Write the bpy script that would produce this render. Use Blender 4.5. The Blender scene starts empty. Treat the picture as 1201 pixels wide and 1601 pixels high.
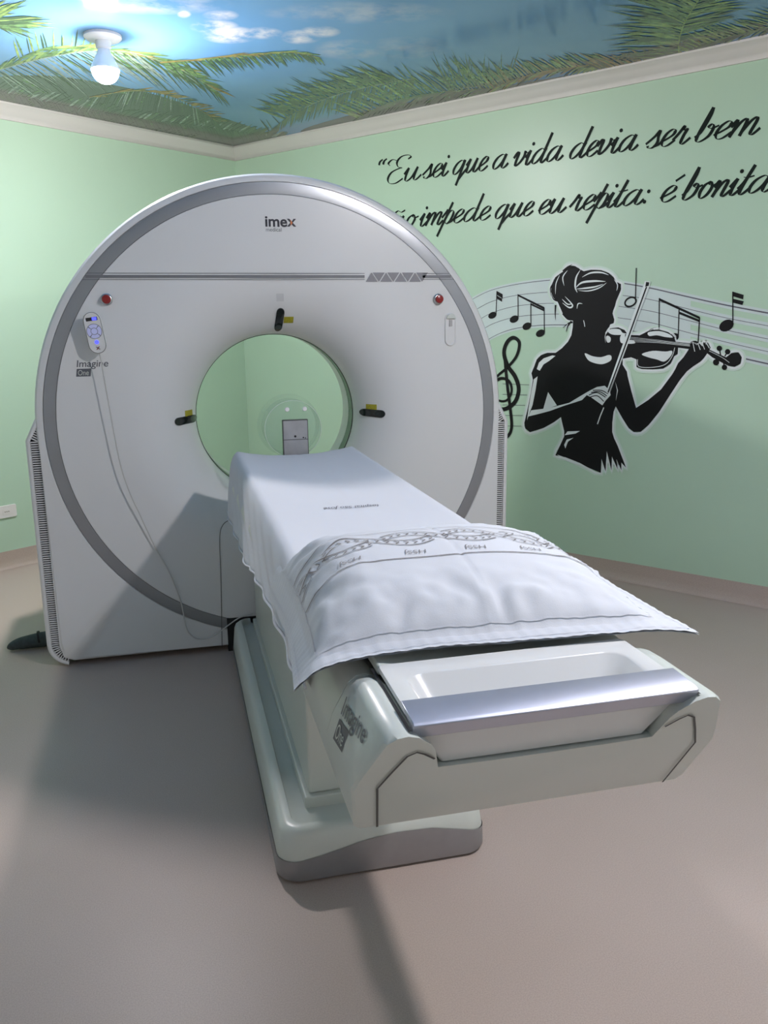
import bpy, bmesh, math, random
from mathutils import Vector, Matrix, noise
from mathutils.geometry import tessellate_polygon

random.seed(7)
S = bpy.context.scene
COL = S.collection
PI = math.pi

# ------------------------------------------------------------------ camera
W, H, F = 1201, 1601, 1318.94
CAM = Vector((-0.44299, -3.53724, 1.39027))
RIGHT = Vector((0.96996424, -0.24291362, -0.0127416))
UP = Vector((0.06505451, 0.20857945, 0.97583939))
FWD = Vector((0.23438705, 0.94735821, -0.21811724))
cd = bpy.data.cameras.new('camera')
cd.sensor_fit = 'HORIZONTAL'; cd.sensor_width = 36.0; cd.lens = F / W * 36.0
cd.clip_start = 0.05; cd.clip_end = 60
cam = bpy.data.objects.new('camera', cd); COL.objects.link(cam)
M3 = Matrix((RIGHT, UP, -FWD)).transposed()
cam.matrix_world = Matrix.Translation(CAM) @ M3.to_4x4()
S.camera = cam

# ------------------------------------------------------------------ world, exposure, lamp strengths
w = bpy.data.worlds.new('world'); S.world = w; w.use_nodes = True
w.node_tree.nodes['Background'].inputs[0].default_value = (0.55, 0.6, 0.62, 1)
w.node_tree.nodes['Background'].inputs[1].default_value = 0.0
S.view_settings.view_transform = 'Standard'; S.view_settings.look = 'None'
S.view_settings.gamma = 1.0; S.view_settings.use_curve_mapping = False
S.view_settings.exposure = 0.75
BULB_BACK, BULB_FRONT = 640.0, 640.0
BULB_COLOUR = (0.985, 0.92, 0.93)
BULB_RADIUS = 0.058

# ------------------------------------------------------------------ helpers
def ray(px):
    return RIGHT * ((px[0] - W / 2) / F) - UP * ((px[1] - H / 2) / F) + FWD

def hit(px, n, c):
    v = ray(px); return CAM + v * ((c - n.dot(CAM)) / n.dot(v))

def link(o, parent=None):
    COL.objects.link(o)
    if parent is not None:
        o.parent = parent
        o.matrix_parent_inverse = Matrix.Translation(-Vector(parent.location)) if parent.type == 'EMPTY' else Matrix()
    return o

def thing(name, label, cat, loc=(0, 0, 0), group=None):
    o = bpy.data.objects.new(name, None); COL.objects.link(o)
    o.location = loc; o.empty_display_size = 0.1
    return tag(o, label, cat, group)

def tag(o, label, cat, group=None):
    o['label'] = label; o['category'] = cat
    if group: o['group'] = group
    return o

def struct(o):
    o['kind'] = 'structure'; return o

class MB:
    def __init__(s): s.v = []; s.f = []; s.m = []
    def add(s, vs, fs, mi=0):
        k = len(s.v); s.v += [tuple(p) for p in vs]
        for f in fs: s.f.append(tuple(i + k for i in f)); s.m.append(mi)
    def loft(s, loops, closed=True, cap0=True, cap1=True, mi=0):
        n = len(loops[0]); vs = [p for l in loops for p in l]; fs = []
        for i in range(len(loops) - 1):
            for j in range(n if closed else n - 1):
                a = i * n + j; b = i * n + (j + 1) % n
                fs.append((a, b, b + n, a + n))
        if cap0: fs.append(tuple(range(n))[::-1])
        if cap1: fs.append(tuple((len(loops) - 1) * n + j for j in range(n)))
        s.add(vs, fs, mi)
    def box(s, x0, x1, y0, y1, z0, z1, mi=0):
        s.loft([[(x0, y0, z0), (x1, y0, z0), (x1, y1, z0), (x0, y1, z0)], [(x0, y0, z1), (x1, y0, z1), (x1, y1, z1), (x0, y1, z1)]], mi=mi)
    def poly(s, pts, mi=0):
        tris = tessellate_polygon([[Vector(p) for p in pts]])
        s.add(pts, [tuple(t) for t in tris], mi)
    def tube(s, path, r, n=10, mi=0, caps=True):
        P = [Vector(p) for p in path]; loops = []
        ref = Vector((0.13, 0.31, 0.94))
        for i, p in enumerate(P):
            t = (P[min(i + 1, len(P) - 1)] - P[max(i - 1, 0)]).normalized()
            rr = r[i] if isinstance(r, (list, tuple)) else r
            a = t.cross(ref).normalized(); b = t.cross(a)
            loops.append([p + a * (math.cos(2 * PI * k / n) * rr) + b * (math.sin(2 * PI * k / n) * rr) for k in range(n)])
        s.loft(loops, cap0=caps, cap1=caps, mi=mi)
    def build(s, name, mat, parent=None, bevel=0, seg=3, smooth=40, sub=0, solid=0):
        me = bpy.data.meshes.new(name); me.from_pydata(s.v, [], s.f)
        mats = mat if isinstance(mat, (list, tuple)) else [mat]
        for m in mats: me.materials.append(m)
        for p, mi in zip(me.polygons, s.m): p.material_index = mi
        bm = bmesh.new(); bm.from_mesh(me)
        bmesh.ops.remove_doubles(bm, verts=bm.verts, dist=1e-6)
        bmesh.ops.recalc_face_normals(bm, faces=bm.faces)
        bm.to_mesh(me); bm.free()
        me.shade_smooth(); me.set_sharp_from_angle(angle=math.radians(smooth))
        o = bpy.data.objects.new(name, me); link(o, parent)
        if solid:
            md = o.modifiers.new('solid', 'SOLIDIFY'); md.thickness = solid; md.offset = -1
        if bevel:
            md = o.modifiers.new('bevel', 'BEVEL'); md.width = bevel; md.segments = seg; md.limit_method = 'ANGLE'; md.angle_limit = math.radians(35)
        if sub:
            md = o.modifiers.new('sub', 'SUBSURF'); md.levels = sub; md.render_levels = sub
        return o

def catmull(pts, n=8, closed=False):
    P = [Vector(p) for p in pts]; out = []
    m = len(P); rng = range(m) if closed else range(m - 1)
    for i in rng:
        if closed: a, b, c, d = P[i - 1], P[i], P[(i + 1) % m], P[(i + 2) % m]
        else: a, b, c, d = P[max(i - 1, 0)], P[i], P[i + 1], P[min(i + 2, m - 1)]
        for k in range(n):
            t = k / n
            out.append(0.5 * ((2 * b) + (c - a) * t + (2 * a - 5 * b + 4 * c - d) * t * t + (3 * b - a - 3 * c + d) * t ** 3))
    if not closed: out.append(P[-1])
    return out

def rrect(x0, x1, y0, y1, r, n=6):
    out = []
    for cx, cy, a0 in ((x1 - r, y1 - r, 0), (x0 + r, y1 - r, 90), (x0 + r, y0 + r, 180), (x1 - r, y0 + r, 270)):
        for k in range(n + 1):
            a = math.radians(a0 + 90 * k / n); out.append((cx + r * math.cos(a), cy + r * math.sin(a)))
    return out

def lerp(a, b, t): return a + (b - a) * t

def interp(x, tab):
    if x <= tab[0][0]: return tab[0][1]
    for (a, p), (b, q) in zip(tab, tab[1:]):
        if x <= b: return lerp(p, q, (x - a) / (b - a))
    return tab[-1][1]

# ------------------------------------------------------------------ materials
def mat(name, col, rough=0.5, metal=0.0, spec=0.5, bump=None, vary=None, coat=0, emit=None):
    m = bpy.data.materials.new(name); m.use_nodes = True
    nt = m.node_tree; b = nt.nodes['Principled BSDF']
    b.inputs['Base Color'].default_value = (*col, 1); b.inputs['Roughness'].default_value = rough
    b.inputs['Metallic'].default_value = metal; b.inputs['Specular IOR Level'].default_value = spec
    b.inputs['Coat Weight'].default_value = coat
    tc = nt.nodes.new('ShaderNodeTexCoord')
    if vary:                                   # (scale, amount): gentle mottling of the base colour
        nz = nt.nodes.new('ShaderNodeTexNoise'); nz.inputs['Scale'].default_value = vary[0]; nz.inputs['Detail'].default_value = 6
        nt.links.new(tc.outputs['Object'], nz.inputs['Vector'])
        rp = nt.nodes.new('ShaderNodeValToRGB')
        rp.color_ramp.elements[0].position = 0.3; rp.color_ramp.elements[1].position = 0.7
        k = vary[1]
        rp.color_ramp.elements[0].color = (*[c * (1 - k) for c in col], 1); rp.color_ramp.elements[1].color = (*[min(1, c * (1 + k)) for c in col], 1)
        nt.links.new(nz.outputs['Fac'], rp.inputs['Fac']); nt.links.new(rp.outputs['Color'], b.inputs['Base Color'])
    if bump:                                   # (scale, strength)
        nz = nt.nodes.new('ShaderNodeTexNoise'); nz.inputs['Scale'].default_value = bump[0]; nz.inputs['Detail'].default_value = 4
        nt.links.new(tc.outputs['Object'], nz.inputs['Vector'])
        bp = nt.nodes.new('ShaderNodeBump'); bp.inputs['Strength'].default_value = bump[1]; bp.inputs['Distance'].default_value = 0.002
        nt.links.new(nz.outputs['Fac'], bp.inputs['Height']); nt.links.new(bp.outputs['Normal'], b.inputs['Normal'])
    if emit:
        b.inputs['Emission Color'].default_value = (*emit[0], 1); b.inputs['Emission Strength'].default_value = emit[1]
    return m

M = dict(
    mint=mat('mint_paint', (0.49, 0.68, 0.515), 0.38, vary=(1.5, 0.02), bump=(90, 0.05)),
    plain=mat('far_wall_paint', (0.88, 0.88, 0.86), 0.6, vary=(2, 0.02)),
    cornice=mat('cornice_plaster', (0.70, 0.68, 0.65), 0.55, vary=(3, 0.02)),
    white=mat('white_gloss_plastic', (0.785, 0.80, 0.795), 0.30, vary=(3, 0.01)),
    cream=mat('shaded_cream_plastic', (0.655, 0.70, 0.645), 0.32, vary=(3, 0.01)),  # cream tinted greener and darker for shade and mint-wall bounce
    tray=mat('tray_plastic', (0.76, 0.77, 0.75), 0.22, vary=(3, 0.01)),
    reflection=mat('bore_wall_reflection', (0.10, 0.17, 0.12), 0.25, vary=(9, 0.03)),  # dark green paints the wall's reflection in the glossy bore
    band=mat('silver_band', (0.34, 0.36, 0.38), 0.30, metal=0.75, vary=(8, 0.02)),
    silver=mat('silver_paint', (0.52, 0.53, 0.60), 0.36, metal=0.7, vary=(20, 0.03)),
    skirt=mat('grey_skirt', (0.36, 0.36, 0.37), 0.42, metal=0.5, vary=(30, 0.03)),
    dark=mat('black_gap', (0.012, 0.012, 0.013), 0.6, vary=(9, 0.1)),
    line=mat('grey_print', (0.12, 0.13, 0.15), 0.4, vary=(9, 0.02)),
    grey=mat('mid_grey_print', (0.20, 0.205, 0.22), 0.4, vary=(30, 0.06)),
    triangle=mat('triangle_print', (0.27, 0.27, 0.29), 0.45, vary=(400, 0.15)),
    seam=mat('seam_shade', (0.09, 0.095, 0.09), 0.6, vary=(9, 0.02)),
    lens=mat('dark_lens', (0.012, 0.014, 0.015), 0.08, spec=0.6, vary=(9, 0.05)),
    yellow=mat('warning_yellow', (0.40, 0.36, 0.02), 0.5, vary=(200, 0.25)),
    red=mat('red_knob', (0.30, 0.018, 0.016), 0.25, vary=(60, 0.1)),
    orange=mat('orange_print', (0.65, 0.18, 0.04), 0.4, vary=(9, 0.02)),
    navy=mat('navy_print', (0.012, 0.014, 0.03), 0.4, vary=(9, 0.05)),
    chrome=mat('satin_metal', (0.55, 0.55, 0.55), 0.3, metal=1.0, vary=(40, 0.05)),
    bracket=mat('bracket_metal', (0.42, 0.42, 0.42), 0.42, metal=0.6, vary=(25, 0.08)),
    blue=mat('blue_glow', (0.05, 0.05, 0.5), 0.4, vary=(9, 0.02), emit=((0.05, 0.06, 1.0), 1.6)),
    button=mat('lilac_button', (0.60, 0.62, 0.78), 0.4, vary=(9, 0.02), emit=((0.3, 0.35, 1.0), 0.10)),
    cable=mat('white_cable', (0.62, 0.62, 0.60), 0.5, vary=(9, 0.02)),
    linen=mat('white_cotton', (0.69, 0.71, 0.75), 0.85, spec=0.2, bump=(420, 0.12)),
    pillow=mat('white_pillowcase', (0.66, 0.685, 0.72), 0.85, spec=0.2, bump=(420, 0.12)),
    thread=mat('taupe_thread', (0.22, 0.205, 0.20), 0.8, vary=(300, 0.15)),
    ink=mat('grey_ink', (0.12, 0.12, 0.15), 0.8, vary=(300, 0.15)),
    decal=mat('black_vinyl', (0.006, 0.006, 0.007), 0.55, spec=0.25, vary=(5, 0.05)),
    pale=mat('pale_vinyl', (0.74, 0.80, 0.79), 0.45, vary=(6, 0.04)),
    pale_soft=mat('pale_vinyl_edge', (0.60, 0.74, 0.645), 0.45, vary=(6, 0.03)),
    stave=mat('stave_vinyl', (0.60, 0.70, 0.68), 0.45, vary=(4, 0.05)),
    letter=mat('letter_vinyl', (0.006, 0.013, 0.010), 0.6, spec=0.2, vary=(5, 0.05)),
    porcelain=mat('lamp_plastic', (0.88, 0.88, 0.87), 0.35, vary=(5, 0.01)),
    outlet=mat('outlet_plastic', (0.80, 0.79, 0.76), 0.4, vary=(5, 0.01)),
    wrap=mat('dark_green_wrap', (0.055, 0.075, 0.075), 0.75, bump=(120, 0.4), vary=(60, 0.2)),
    p_dark=mat('palm_dark', (0.042, 0.085, 0.040), 0.12, vary=(25, 0.5)),
    p_mid=mat('palm_mid', (0.095, 0.185, 0.065), 0.12, vary=(25, 0.45)),
    p_light=mat('palm_light', (0.22, 0.33, 0.09), 0.12, vary=(25, 0.4)),
    p_pale=mat('palm_pale', (0.26, 0.33, 0.28), 0.12, vary=(25, 0.3)),
    p_ground=mat('palm_shade', (0.075, 0.105, 0.085), 0.12, vary=(14, 0.5)),
    p_gold=mat('palm_gold', (0.26, 0.20, 0.06), 0.12, vary=(25, 0.4)),
)

# floor: pinkish beige speckled vinyl
def floor_mat():
    m = bpy.data.materials.new('speckled_vinyl'); m.use_nodes = True; nt = m.node_tree; b = nt.nodes['Principled BSDF']
    tc = nt.nodes.new('ShaderNodeTexCoord')
    n1 = nt.nodes.new('ShaderNodeTexNoise'); n1.inputs['Scale'].default_value = 330; n1.inputs['Detail'].default_value = 3
    n2 = nt.nodes.new('ShaderNodeTexNoise'); n2.inputs['Scale'].default_value = 1.3; n2.inputs['Detail'].default_value = 5
    r1 = nt.nodes.new('ShaderNodeValToRGB'); r1.color_ramp.elements[0].position = 0.36; r1.color_ramp.elements[1].position = 0.62
    r1.color_ramp.elements[0].color = (0.50, 0.405, 0.355, 1); r1.color_ramp.elements[1].color = (0.585, 0.485, 0.43, 1)
    r2 = nt.nodes.new('ShaderNodeValToRGB'); r2.color_ramp.elements[0].position = 0.3; r2.color_ramp.elements[1].position = 0.7
    r2.color_ramp.elements[0].color = (0.93, 0.92, 0.90, 1); r2.color_ramp.elements[1].color = (1, 1, 1, 1)
    mx = nt.nodes.new('ShaderNodeMix'); mx.data_type = 'RGBA'; mx.blend_type = 'MULTIPLY'; mx.inputs['Factor'].default_value = 1
    nt.links.new(tc.outputs['Object'], n1.inputs['Vector']); nt.links.new(tc.outputs['Object'], n2.inputs['Vector'])
    nt.links.new(n1.outputs['Fac'], r1.inputs['Fac']); nt.links.new(n2.outputs['Fac'], r2.inputs['Fac'])
    nt.links.new(r1.outputs['Color'], mx.inputs['A']); nt.links.new(r2.outputs['Color'], mx.inputs['B'])
    nt.links.new(mx.outputs['Result'], b.inputs['Base Color'])
    b.inputs['Roughness'].default_value = 0.42; b.inputs['Specular IOR Level'].default_value = 0.35
    return m
M['floor'] = floor_mat()

# ceiling: glossy stretch film printed with a blue sky and small clouds
CLOUDS = [((335, 42), 40, 12, 1.3), ((360, 55), 48, 14, 1.5), ((410, 52), 34, 10, 1.3), ((470, 58), 34, 12, 1.1), ((500, 50), 34, 10, 1.1), ((345, 24), 30, 9, .9), ((288, 22), 12, 7, 1.2), ((545, 78), 60, 16, .5), ((560, 20), 160, 18, .45), ((250, 8), 120, 16, .5), ((640, 75), 70, 18, .3)]
def sky_mat():
    m = bpy.data.materials.new('printed_sky_film'); m.use_nodes = True; nt = m.node_tree; b = nt.nodes['Principled BSDF']
    tc = nt.nodes.new('ShaderNodeTexCoord')
    def node(t, **kw):
        n_ = nt.nodes.new(t)
        for k_, v_ in kw.items(): setattr(n_, k_, v_)
        return n_
    n1 = node('ShaderNodeTexNoise'); n1.inputs['Scale'].default_value = 7; n1.inputs['Detail'].default_value = 8; n1.inputs['Roughness'].default_value = 0.6
    n2 = node('ShaderNodeTexNoise'); n2.inputs['Scale'].default_value = 0.8; n2.inputs['Detail'].default_value = 4
    for n_ in (n1, n2): nt.links.new(tc.outputs['Object'], n_.inputs['Vector'])
    r2 = node('ShaderNodeValToRGB'); e = r2.color_ramp.elements
    e[0].position = 0.35; e[0].color = (0.105, 0.265, 0.52, 1); e[1].position = 0.65; e[1].color = (0.17, 0.36, 0.61, 1)
    nt.links.new(n2.outputs['Fac'], r2.inputs['Fac'])
    acc = None
    for px, hw, hh, amt in CLOUDS:
        c = hit(px, Vector((0, 0, 1)), 2.595); ex = hit((px[0] + hw, px[1]), Vector((0, 0, 1)), 2.595) - c; ey = hit((px[0], px[1] + hh), Vector((0, 0, 1)), 2.595) - c
        inv = Matrix(((ex.x, ey.x), (ex.y, ey.y))).inverted()
        sub = node('ShaderNodeVectorMath', operation='SUBTRACT'); sub.inputs[1].default_value = (c.x, c.y, c.z); nt.links.new(tc.outputs['Object'], sub.inputs[0])
        sq = []
        for row in (inv[0], inv[1]):
            dt = node('ShaderNodeVectorMath', operation='DOT_PRODUCT'); dt.inputs[1].default_value = (row[0], row[1], 0); nt.links.new(sub.outputs[0], dt.inputs[0])
            m2 = node('ShaderNodeMath', operation='POWER'); m2.inputs[1].default_value = 2
            ab = node('ShaderNodeMath', operation='ABSOLUTE'); nt.links.new(dt.outputs['Value'], ab.inputs[0]); nt.links.new(ab.outputs[0], m2.inputs[0]); sq.append(m2)
        ad = node('ShaderNodeMath', operation='ADD'); nt.links.new(sq[0].outputs[0], ad.inputs[0]); nt.links.new(sq[1].outputs[0], ad.inputs[1])
        mr = node('ShaderNodeMapRange'); mr.inputs['From Min'].default_value = 1.0; mr.inputs['From Max'].default_value = 0.0; mr.inputs['To Max'].default_value = amt
        nt.links.new(ad.outputs[0], mr.inputs['Value'])
        if acc is None: acc = mr
        else:
            mx_ = node('ShaderNodeMath', operation='MAXIMUM'); nt.links.new(acc.outputs[0], mx_.inputs[0]); nt.links.new(mr.outputs[0], mx_.inputs[1]); acc = mx_
    nm = node('ShaderNodeMapRange'); nm.inputs['From Min'].default_value = 0.40; nm.inputs['From Max'].default_value = 0.62; nt.links.new(n1.outputs['Fac'], nm.inputs['Value'])
    ml = node('ShaderNodeMath', operation='MULTIPLY'); ml.use_clamp = True; nt.links.new(acc.outputs[0], ml.inputs[0]); nt.links.new(nm.outputs[0], ml.inputs[1])
    mx = node('ShaderNodeMix', data_type='RGBA'); mx.inputs['B'].default_value = (0.66, 0.64, 0.68, 1)
    nt.links.new(ml.outputs[0], mx.inputs['Factor']); nt.links.new(r2.outputs['Color'], mx.inputs['A'])
    nt.links.new(mx.outputs['Result'], b.inputs['Base Color'])
    b.inputs['Roughness'].default_value = 0.12; b.inputs['Specular IOR Level'].default_value = 0.5
    return m
M['sky'] = sky_mat()

def bulb_mat(strength):
    m = bpy.data.materials.new('lit_bulb'); m.use_nodes = True; nt = m.node_tree
    b = nt.nodes['Principled BSDF']; b.inputs['Base Color'].default_value = (0.9, 0.9, 0.9, 1)
    b.inputs['Emission Color'].default_value = (*BULB_COLOUR, 1); b.inputs['Emission Strength'].default_value = strength
    return m

def acrylic_mat():
    m = bpy.data.materials.new('clear_acrylic'); m.use_nodes = True; nt = m.node_tree
    for n in list(nt.nodes):
        if n.type != 'OUTPUT_MATERIAL': nt.nodes.remove(n)
    out = [n for n in nt.nodes if n.type == 'OUTPUT_MATERIAL'][0]
    t = nt.nodes.new('ShaderNodeBsdfTransparent'); t.inputs['Color'].default_value = (0.955, 0.975, 0.965, 1)
    g = nt.nodes.new('ShaderNodeBsdfGlossy'); g.inputs['Roughness'].default_value = 0.06
    d = nt.nodes.new('ShaderNodeBsdfDiffuse'); d.inputs['Color'].default_value = (0.75, 0.8, 0.78, 1)
    fr = nt.nodes.new('ShaderNodeLayerWeight'); fr.inputs['Blend'].default_value = 0.12
    m1 = nt.nodes.new('ShaderNodeMixShader'); m2 = nt.nodes.new('ShaderNodeMixShader'); m2.inputs['Fac'].default_value = 0.05
    nt.links.new(fr.outputs['Facing'], m1.inputs['Fac']); nt.links.new(t.outputs[0], m1.inputs[1]); nt.links.new(g.outputs[0], m1.inputs[2])
    nt.links.new(m1.outputs[0], m2.inputs[1]); nt.links.new(d.outputs[0], m2.inputs[2]); nt.links.new(m2.outputs[0], out.inputs['Surface'])
    return m
M['acrylic'] = acrylic_mat()

# ------------------------------------------------------------------ room shell
K = Vector((0.0935, 2.8608, 0)); PHI = -0.9277
A = Vector((math.cos(PHI), math.sin(PHI), 0))          # along the right wall, away from the corner
B = Vector((math.sin(PHI), -math.cos(PHI), 0))         # along the left wall, away from the corner
LA, LB, HC, HW = 6.9, 5.6, 2.595, 2.518               # room length, width, ceiling height, cornice foot
ZV = Vector((0, 0, 1))
def R(a, b, z): return K + A * a + B * b + ZV * z

def slab(name, m, pts, depth_dir):
    mb = MB(); mb.loft([pts, [p + depth_dir for p in pts]]); return struct(mb.build(name, m))
slab('floor', M['floor'], [R(0, 0, 0), R(LA, 0, 0), R(LA, LB, 0), R(0, LB, 0)], ZV * -0.1)
ceiling = slab('ceiling', M['sky'], [R(0, 0, HC), R(LA, 0, HC), R(LA, LB, HC), R(0, LB, HC)], ZV * 0.1)
slab('wall_right', M['mint'], [R(-.1, 0, 0), R(LA, 0, 0), R(LA, 0, HC), R(-.1, 0, HC)], B * -0.1)
slab('wall_left', M['mint'], [R(0, 0, 0), R(0, LB, 0), R(0, LB, HC), R(0, 0, HC)], A * -0.1)
slab('wall_front', M['plain'], [R(LA, 0, 0), R(LA, LB, 0), R(LA, LB, HC), R(LA, 0, HC)], A * 0.1)
slab('wall_back', M['plain'], [R(0, LB, 0), R(LA, LB, 0), R(LA, LB, HC), R(0, LB, HC)], B * 0.1)

cprof = [(0, HW), (0.012, HW), (0.014, HW + .012), (0.03, HW + .022), (0.055, HW + .045), (0.075, HW + .066), (0.082, HW + .066), (0.084, HC - .001), (0, HC - .001)]
bprof = [(0, 0.1), (0.004, 0.1), (0.005, 0.045), (0.012, 0.02), (0.028, 0.006), (0.045, 0.0008), (0, 0.0008)]
def run(name, prof, m, wall):
    mb = MB()
    if wall == 'r': loops = [[R(p, p, z) for p, z in prof], [R(LA, p, z) for p, z in prof]]
    else: loops = [[R(p, p, z) for p, z in prof], [R(p, LB, z) for p, z in prof]]
    mb.loft(loops); return struct(mb.build(name, m, smooth=50))
run('trim_1', cprof, M['cornice'], 'r'); run('trim_2', cprof, M['cornice'], 'l')
run('baseboard_right', bprof, M['floor'], 'r'); run('baseboard_left', bprof, M['floor'], 'l')

# ------------------------------------------------------------------ palm fronds printed on the ceiling
fz = [0]
def ceil(px, dz=0.0): return hit(px, ZV, HC - dz)
DK, MD, LT, PL, GD = 0, 1, 2, 3, 4
PALM = [M['p_dark'], M['p_mid'], M['p_light'], M['p_pale'], M['p_gold']]
def frond(rachis, leaves, stem=LT, sw=1.6):
    """rachis and leaf vectors are measured on the mural itself; everything lies flat in the ceiling film"""
    fz[0] += 1; dz = 0.0004 + 0.00013 * fz[0]; rnd = random.Random(fz[0] * 13)
    P = catmull([(x, y, 0) for x, y in rachis], 16); n = len(P); mb = MB()
    for t0, t1, v0, v1, cnt, wl, cols in leaves:
        for i in range(cnt):
            f = (i + rnd.random()) / cnt; t = lerp(t0, t1, f); k = min(int(t * (n - 1)), n - 2); p = P[k].lerp(P[k + 1], t * (n - 1) - k)
            d = Vector((lerp(v0[0], v1[0], f), lerp(v0[1], v1[1], f), 0)) * rnd.uniform(.62, 1.1)
            d.rotate(Matrix.Rotation(rnd.uniform(-.14, .14), 3, 'Z'))
            L = d.length; q = Vector((-d.y, d.x, 0)) / L; sag = Vector((0, 1, 0)) * L * rnd.uniform(.02, .12); ww = wl * rnd.uniform(.6, 1.2) * .5
            c1, c2, tip = p + d * .3 + sag * .15, p + d * .68 + sag * .5, p + d + sag * 1.1
            pts = [p - q * ww * .5, c1 - q * ww, c2 - q * ww * .75, tip, c2 + q * ww * .75, c1 + q * ww, p + q * ww * .5]
            lift = dz + .0001 * rnd.random()
            mb.add([ceil(a, lift) for a in pts], [(0, 1, 5, 6), (1, 2, 4, 5), (2, 3, 4)], rnd.choice(cols))
    for i in range(n - 1):
        d = (P[i + 1] - P[i]).normalized(); q = Vector((-d.y, d.x, 0)) * sw * .5
        a, b = 1 - .7 * i / n, 1 - .7 * (i + 1) / n
        mb.add([ceil(v, dz + .00011) for v in (P[i] - q * a, P[i + 1] - q * b, P[i + 1] + q * b, P[i] + q * a)], [(0, 1, 2, 3)], stem)
    return mb.build('palm_frond', PALM, ceiling)
def shade_ground(pts, m):
    fz[0] += 1; mb = MB(); mb.poly(catmull([ceil(p, .0002 + .00013 * fz[0]) for p in pts], 5, closed=True)); mb.build('palm_backdrop', m, ceiling)
shade_ground([(-20, 128), (60, 118), (150, 128), (250, 150), (330, 178), (410, 205), (440, 222), (360, 232), (200, 215), (60, 192), (-20, 182)], M['p_ground'])
shade_ground([(470, 205), (540, 182), (620, 164), (720, 148), (850, 124), (960, 108), (1080, 88), (1230, 66), (1230, 92), (1000, 130), (700, 180), (520, 214)], M['p_ground'])
# left corner
frond([(-10, 142), (100, 165), (200, 183), (300, 196), (400, 210), (450, 220)], [(0, .95, (26, -20), (18, -12), 110, 3.2, [DK, MD, DK, PL]), (0, .97, (16, 28), (10, 14), 120, 3.4, [DK, MD, DK])], DK)
frond([(-10, 165), (90, 185), (200, 205), (300, 220)], [(0, 1, (22, -16), (16, -12), 70, 3.4, [DK, DK, MD]), (0, 1, (14, 16), (8, 10), 60, 3.4, [DK, DK])], DK)
frond([(140, 152), (205, 142), (255, 147), (300, 164), (340, 190)], [(0, 1, (-26, 34), (14, 30), 60, 2.3, [DK, MD, PL, DK]), (0, 1, (36, -6), (26, -2), 40, 2.4, [GD, MD, GD, DK])], GD)
frond([(-10, 112), (40, 98), (90, 87), (140, 80), (180, 80), (215, 84), (260, 99), (300, 118), (345, 146)],
      [(0, .55, (78, 46), (84, 52), 70, 1.9, [PL, DK, MD, PL]), (.5, 1, (80, 54), (18, 22), 70, 2.0, [DK, MD, PL, DK]), (0, .42, (22, -22), (32, -14), 46, 3.0, [LT, MD, LT, MD]), (.38, .95, (60, 0), (44, 12), 60, 2.8, [LT, MD, MD, GD])], PL)
frond([(30, 92), (60, 80), (100, 76), (140, 72)], [(0, 1, (-16, -44), (8, -24), 14, 3.0, [MD, DK, LT]), (0, 1, (30, -10), (40, -4), 26, 3.4, [LT, MD])], MD)
frond([(250, 98), (310, 93), (360, 87), (410, 84), (455, 82), (500, 90)], [(0, 1, (34, 30), (12, 12), 80, 2.4, [MD, DK, DK, MD]), (0, .9, (46, -3), (26, -3), 40, 2.2, [LT, MD, GD])], GD, 2.2)
frond([(-40, 24), (-15, 36), (0, 40)], [(0, 1, (70, -30), (104, -4), 22, 4.0, [MD, LT, DK]), (.3, 1, (60, 18), (70, 6), 16, 3.4, [MD, DK]), (0, .6, (60, -50), (70, -40), 10, 4, [LT, MD])], LT)
# along the right wall
frond([(650, 122), (600, 131), (550, 142), (500, 158), (455, 180), (420, 207)], [(0, 1, (-30, -38), (-14, -22), 24, 2.0, [MD, DK]), (.1, .85, (-58, -34), (-52, -30), 90, 2.0, [MD, DK, MD, LT]), (.1, .8, (-84, -20), (-60, -12), 40, 1.8, [DK, MD]), (0, 1, (-14, 44), (-4, 14), 110, 2.6, [DK, DK, MD])], PL)
frond([(770, 138), (710, 142), (650, 150), (600, 164), (560, 186)], [(0, 1, (-46, -50), (-54, -26), 70, 2.6, [MD, DK, MD, LT]), (0, 1, (-40, 22), (-24, 18), 70, 3.0, [DK, DK, MD])], MD)
frond([(800, 130), (750, 134), (700, 142)], [(0, 1, (-34, -46), (-30, -64), 26, 2.4, [MD, DK, MD]), (0, 1, (10, -58), (-14, -52), 14, 2.2, [DK, MD])], MD)
frond([(960, 96), (905, 104), (850, 112), (800, 126), (770, 140)], [(0, 1, (-36, -16), (-22, -32), 70, 2.8, [MD, LT, GD, MD]), (0, 1, (-30, 14), (-22, 16), 60, 3.0, [GD, MD, DK, LT])], GD)
frond([(1130, 78), (1060, 90), (990, 100), (940, 110)], [(0, 1, (-50, -22), (-34, -20), 60, 2.8, [MD, DK, GD]), (0, 1, (-30, 10), (-22, 10), 40, 3.0, [GD, DK])], GD)
frond([(1064, 96), (1061, 70), (1068, 42), (1082, 16), (1102, -14), (1122, -40)], [(0, .9, (-112, 4), (-130, -66), 90, 3.0, [MD, DK, MD, DK, LT]), (.05, .8, (-60, -8), (-70, -46), 40, 3.2, [LT, MD]), (0, .9, (66, -8), (104, -44), 70, 3.2, [MD, DK, LT, DK])], LT, 2.4)
frond([(1240, 30), (1180, 48), (1130, 60), (1085, 78)], [(0, 1, (-54, -20), (-40, -18), 40, 3.0, [MD, DK, LT]), (0, 1, (-40, 18), (-30, 14), 40, 3.2, [DK, MD])], MD)

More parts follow.
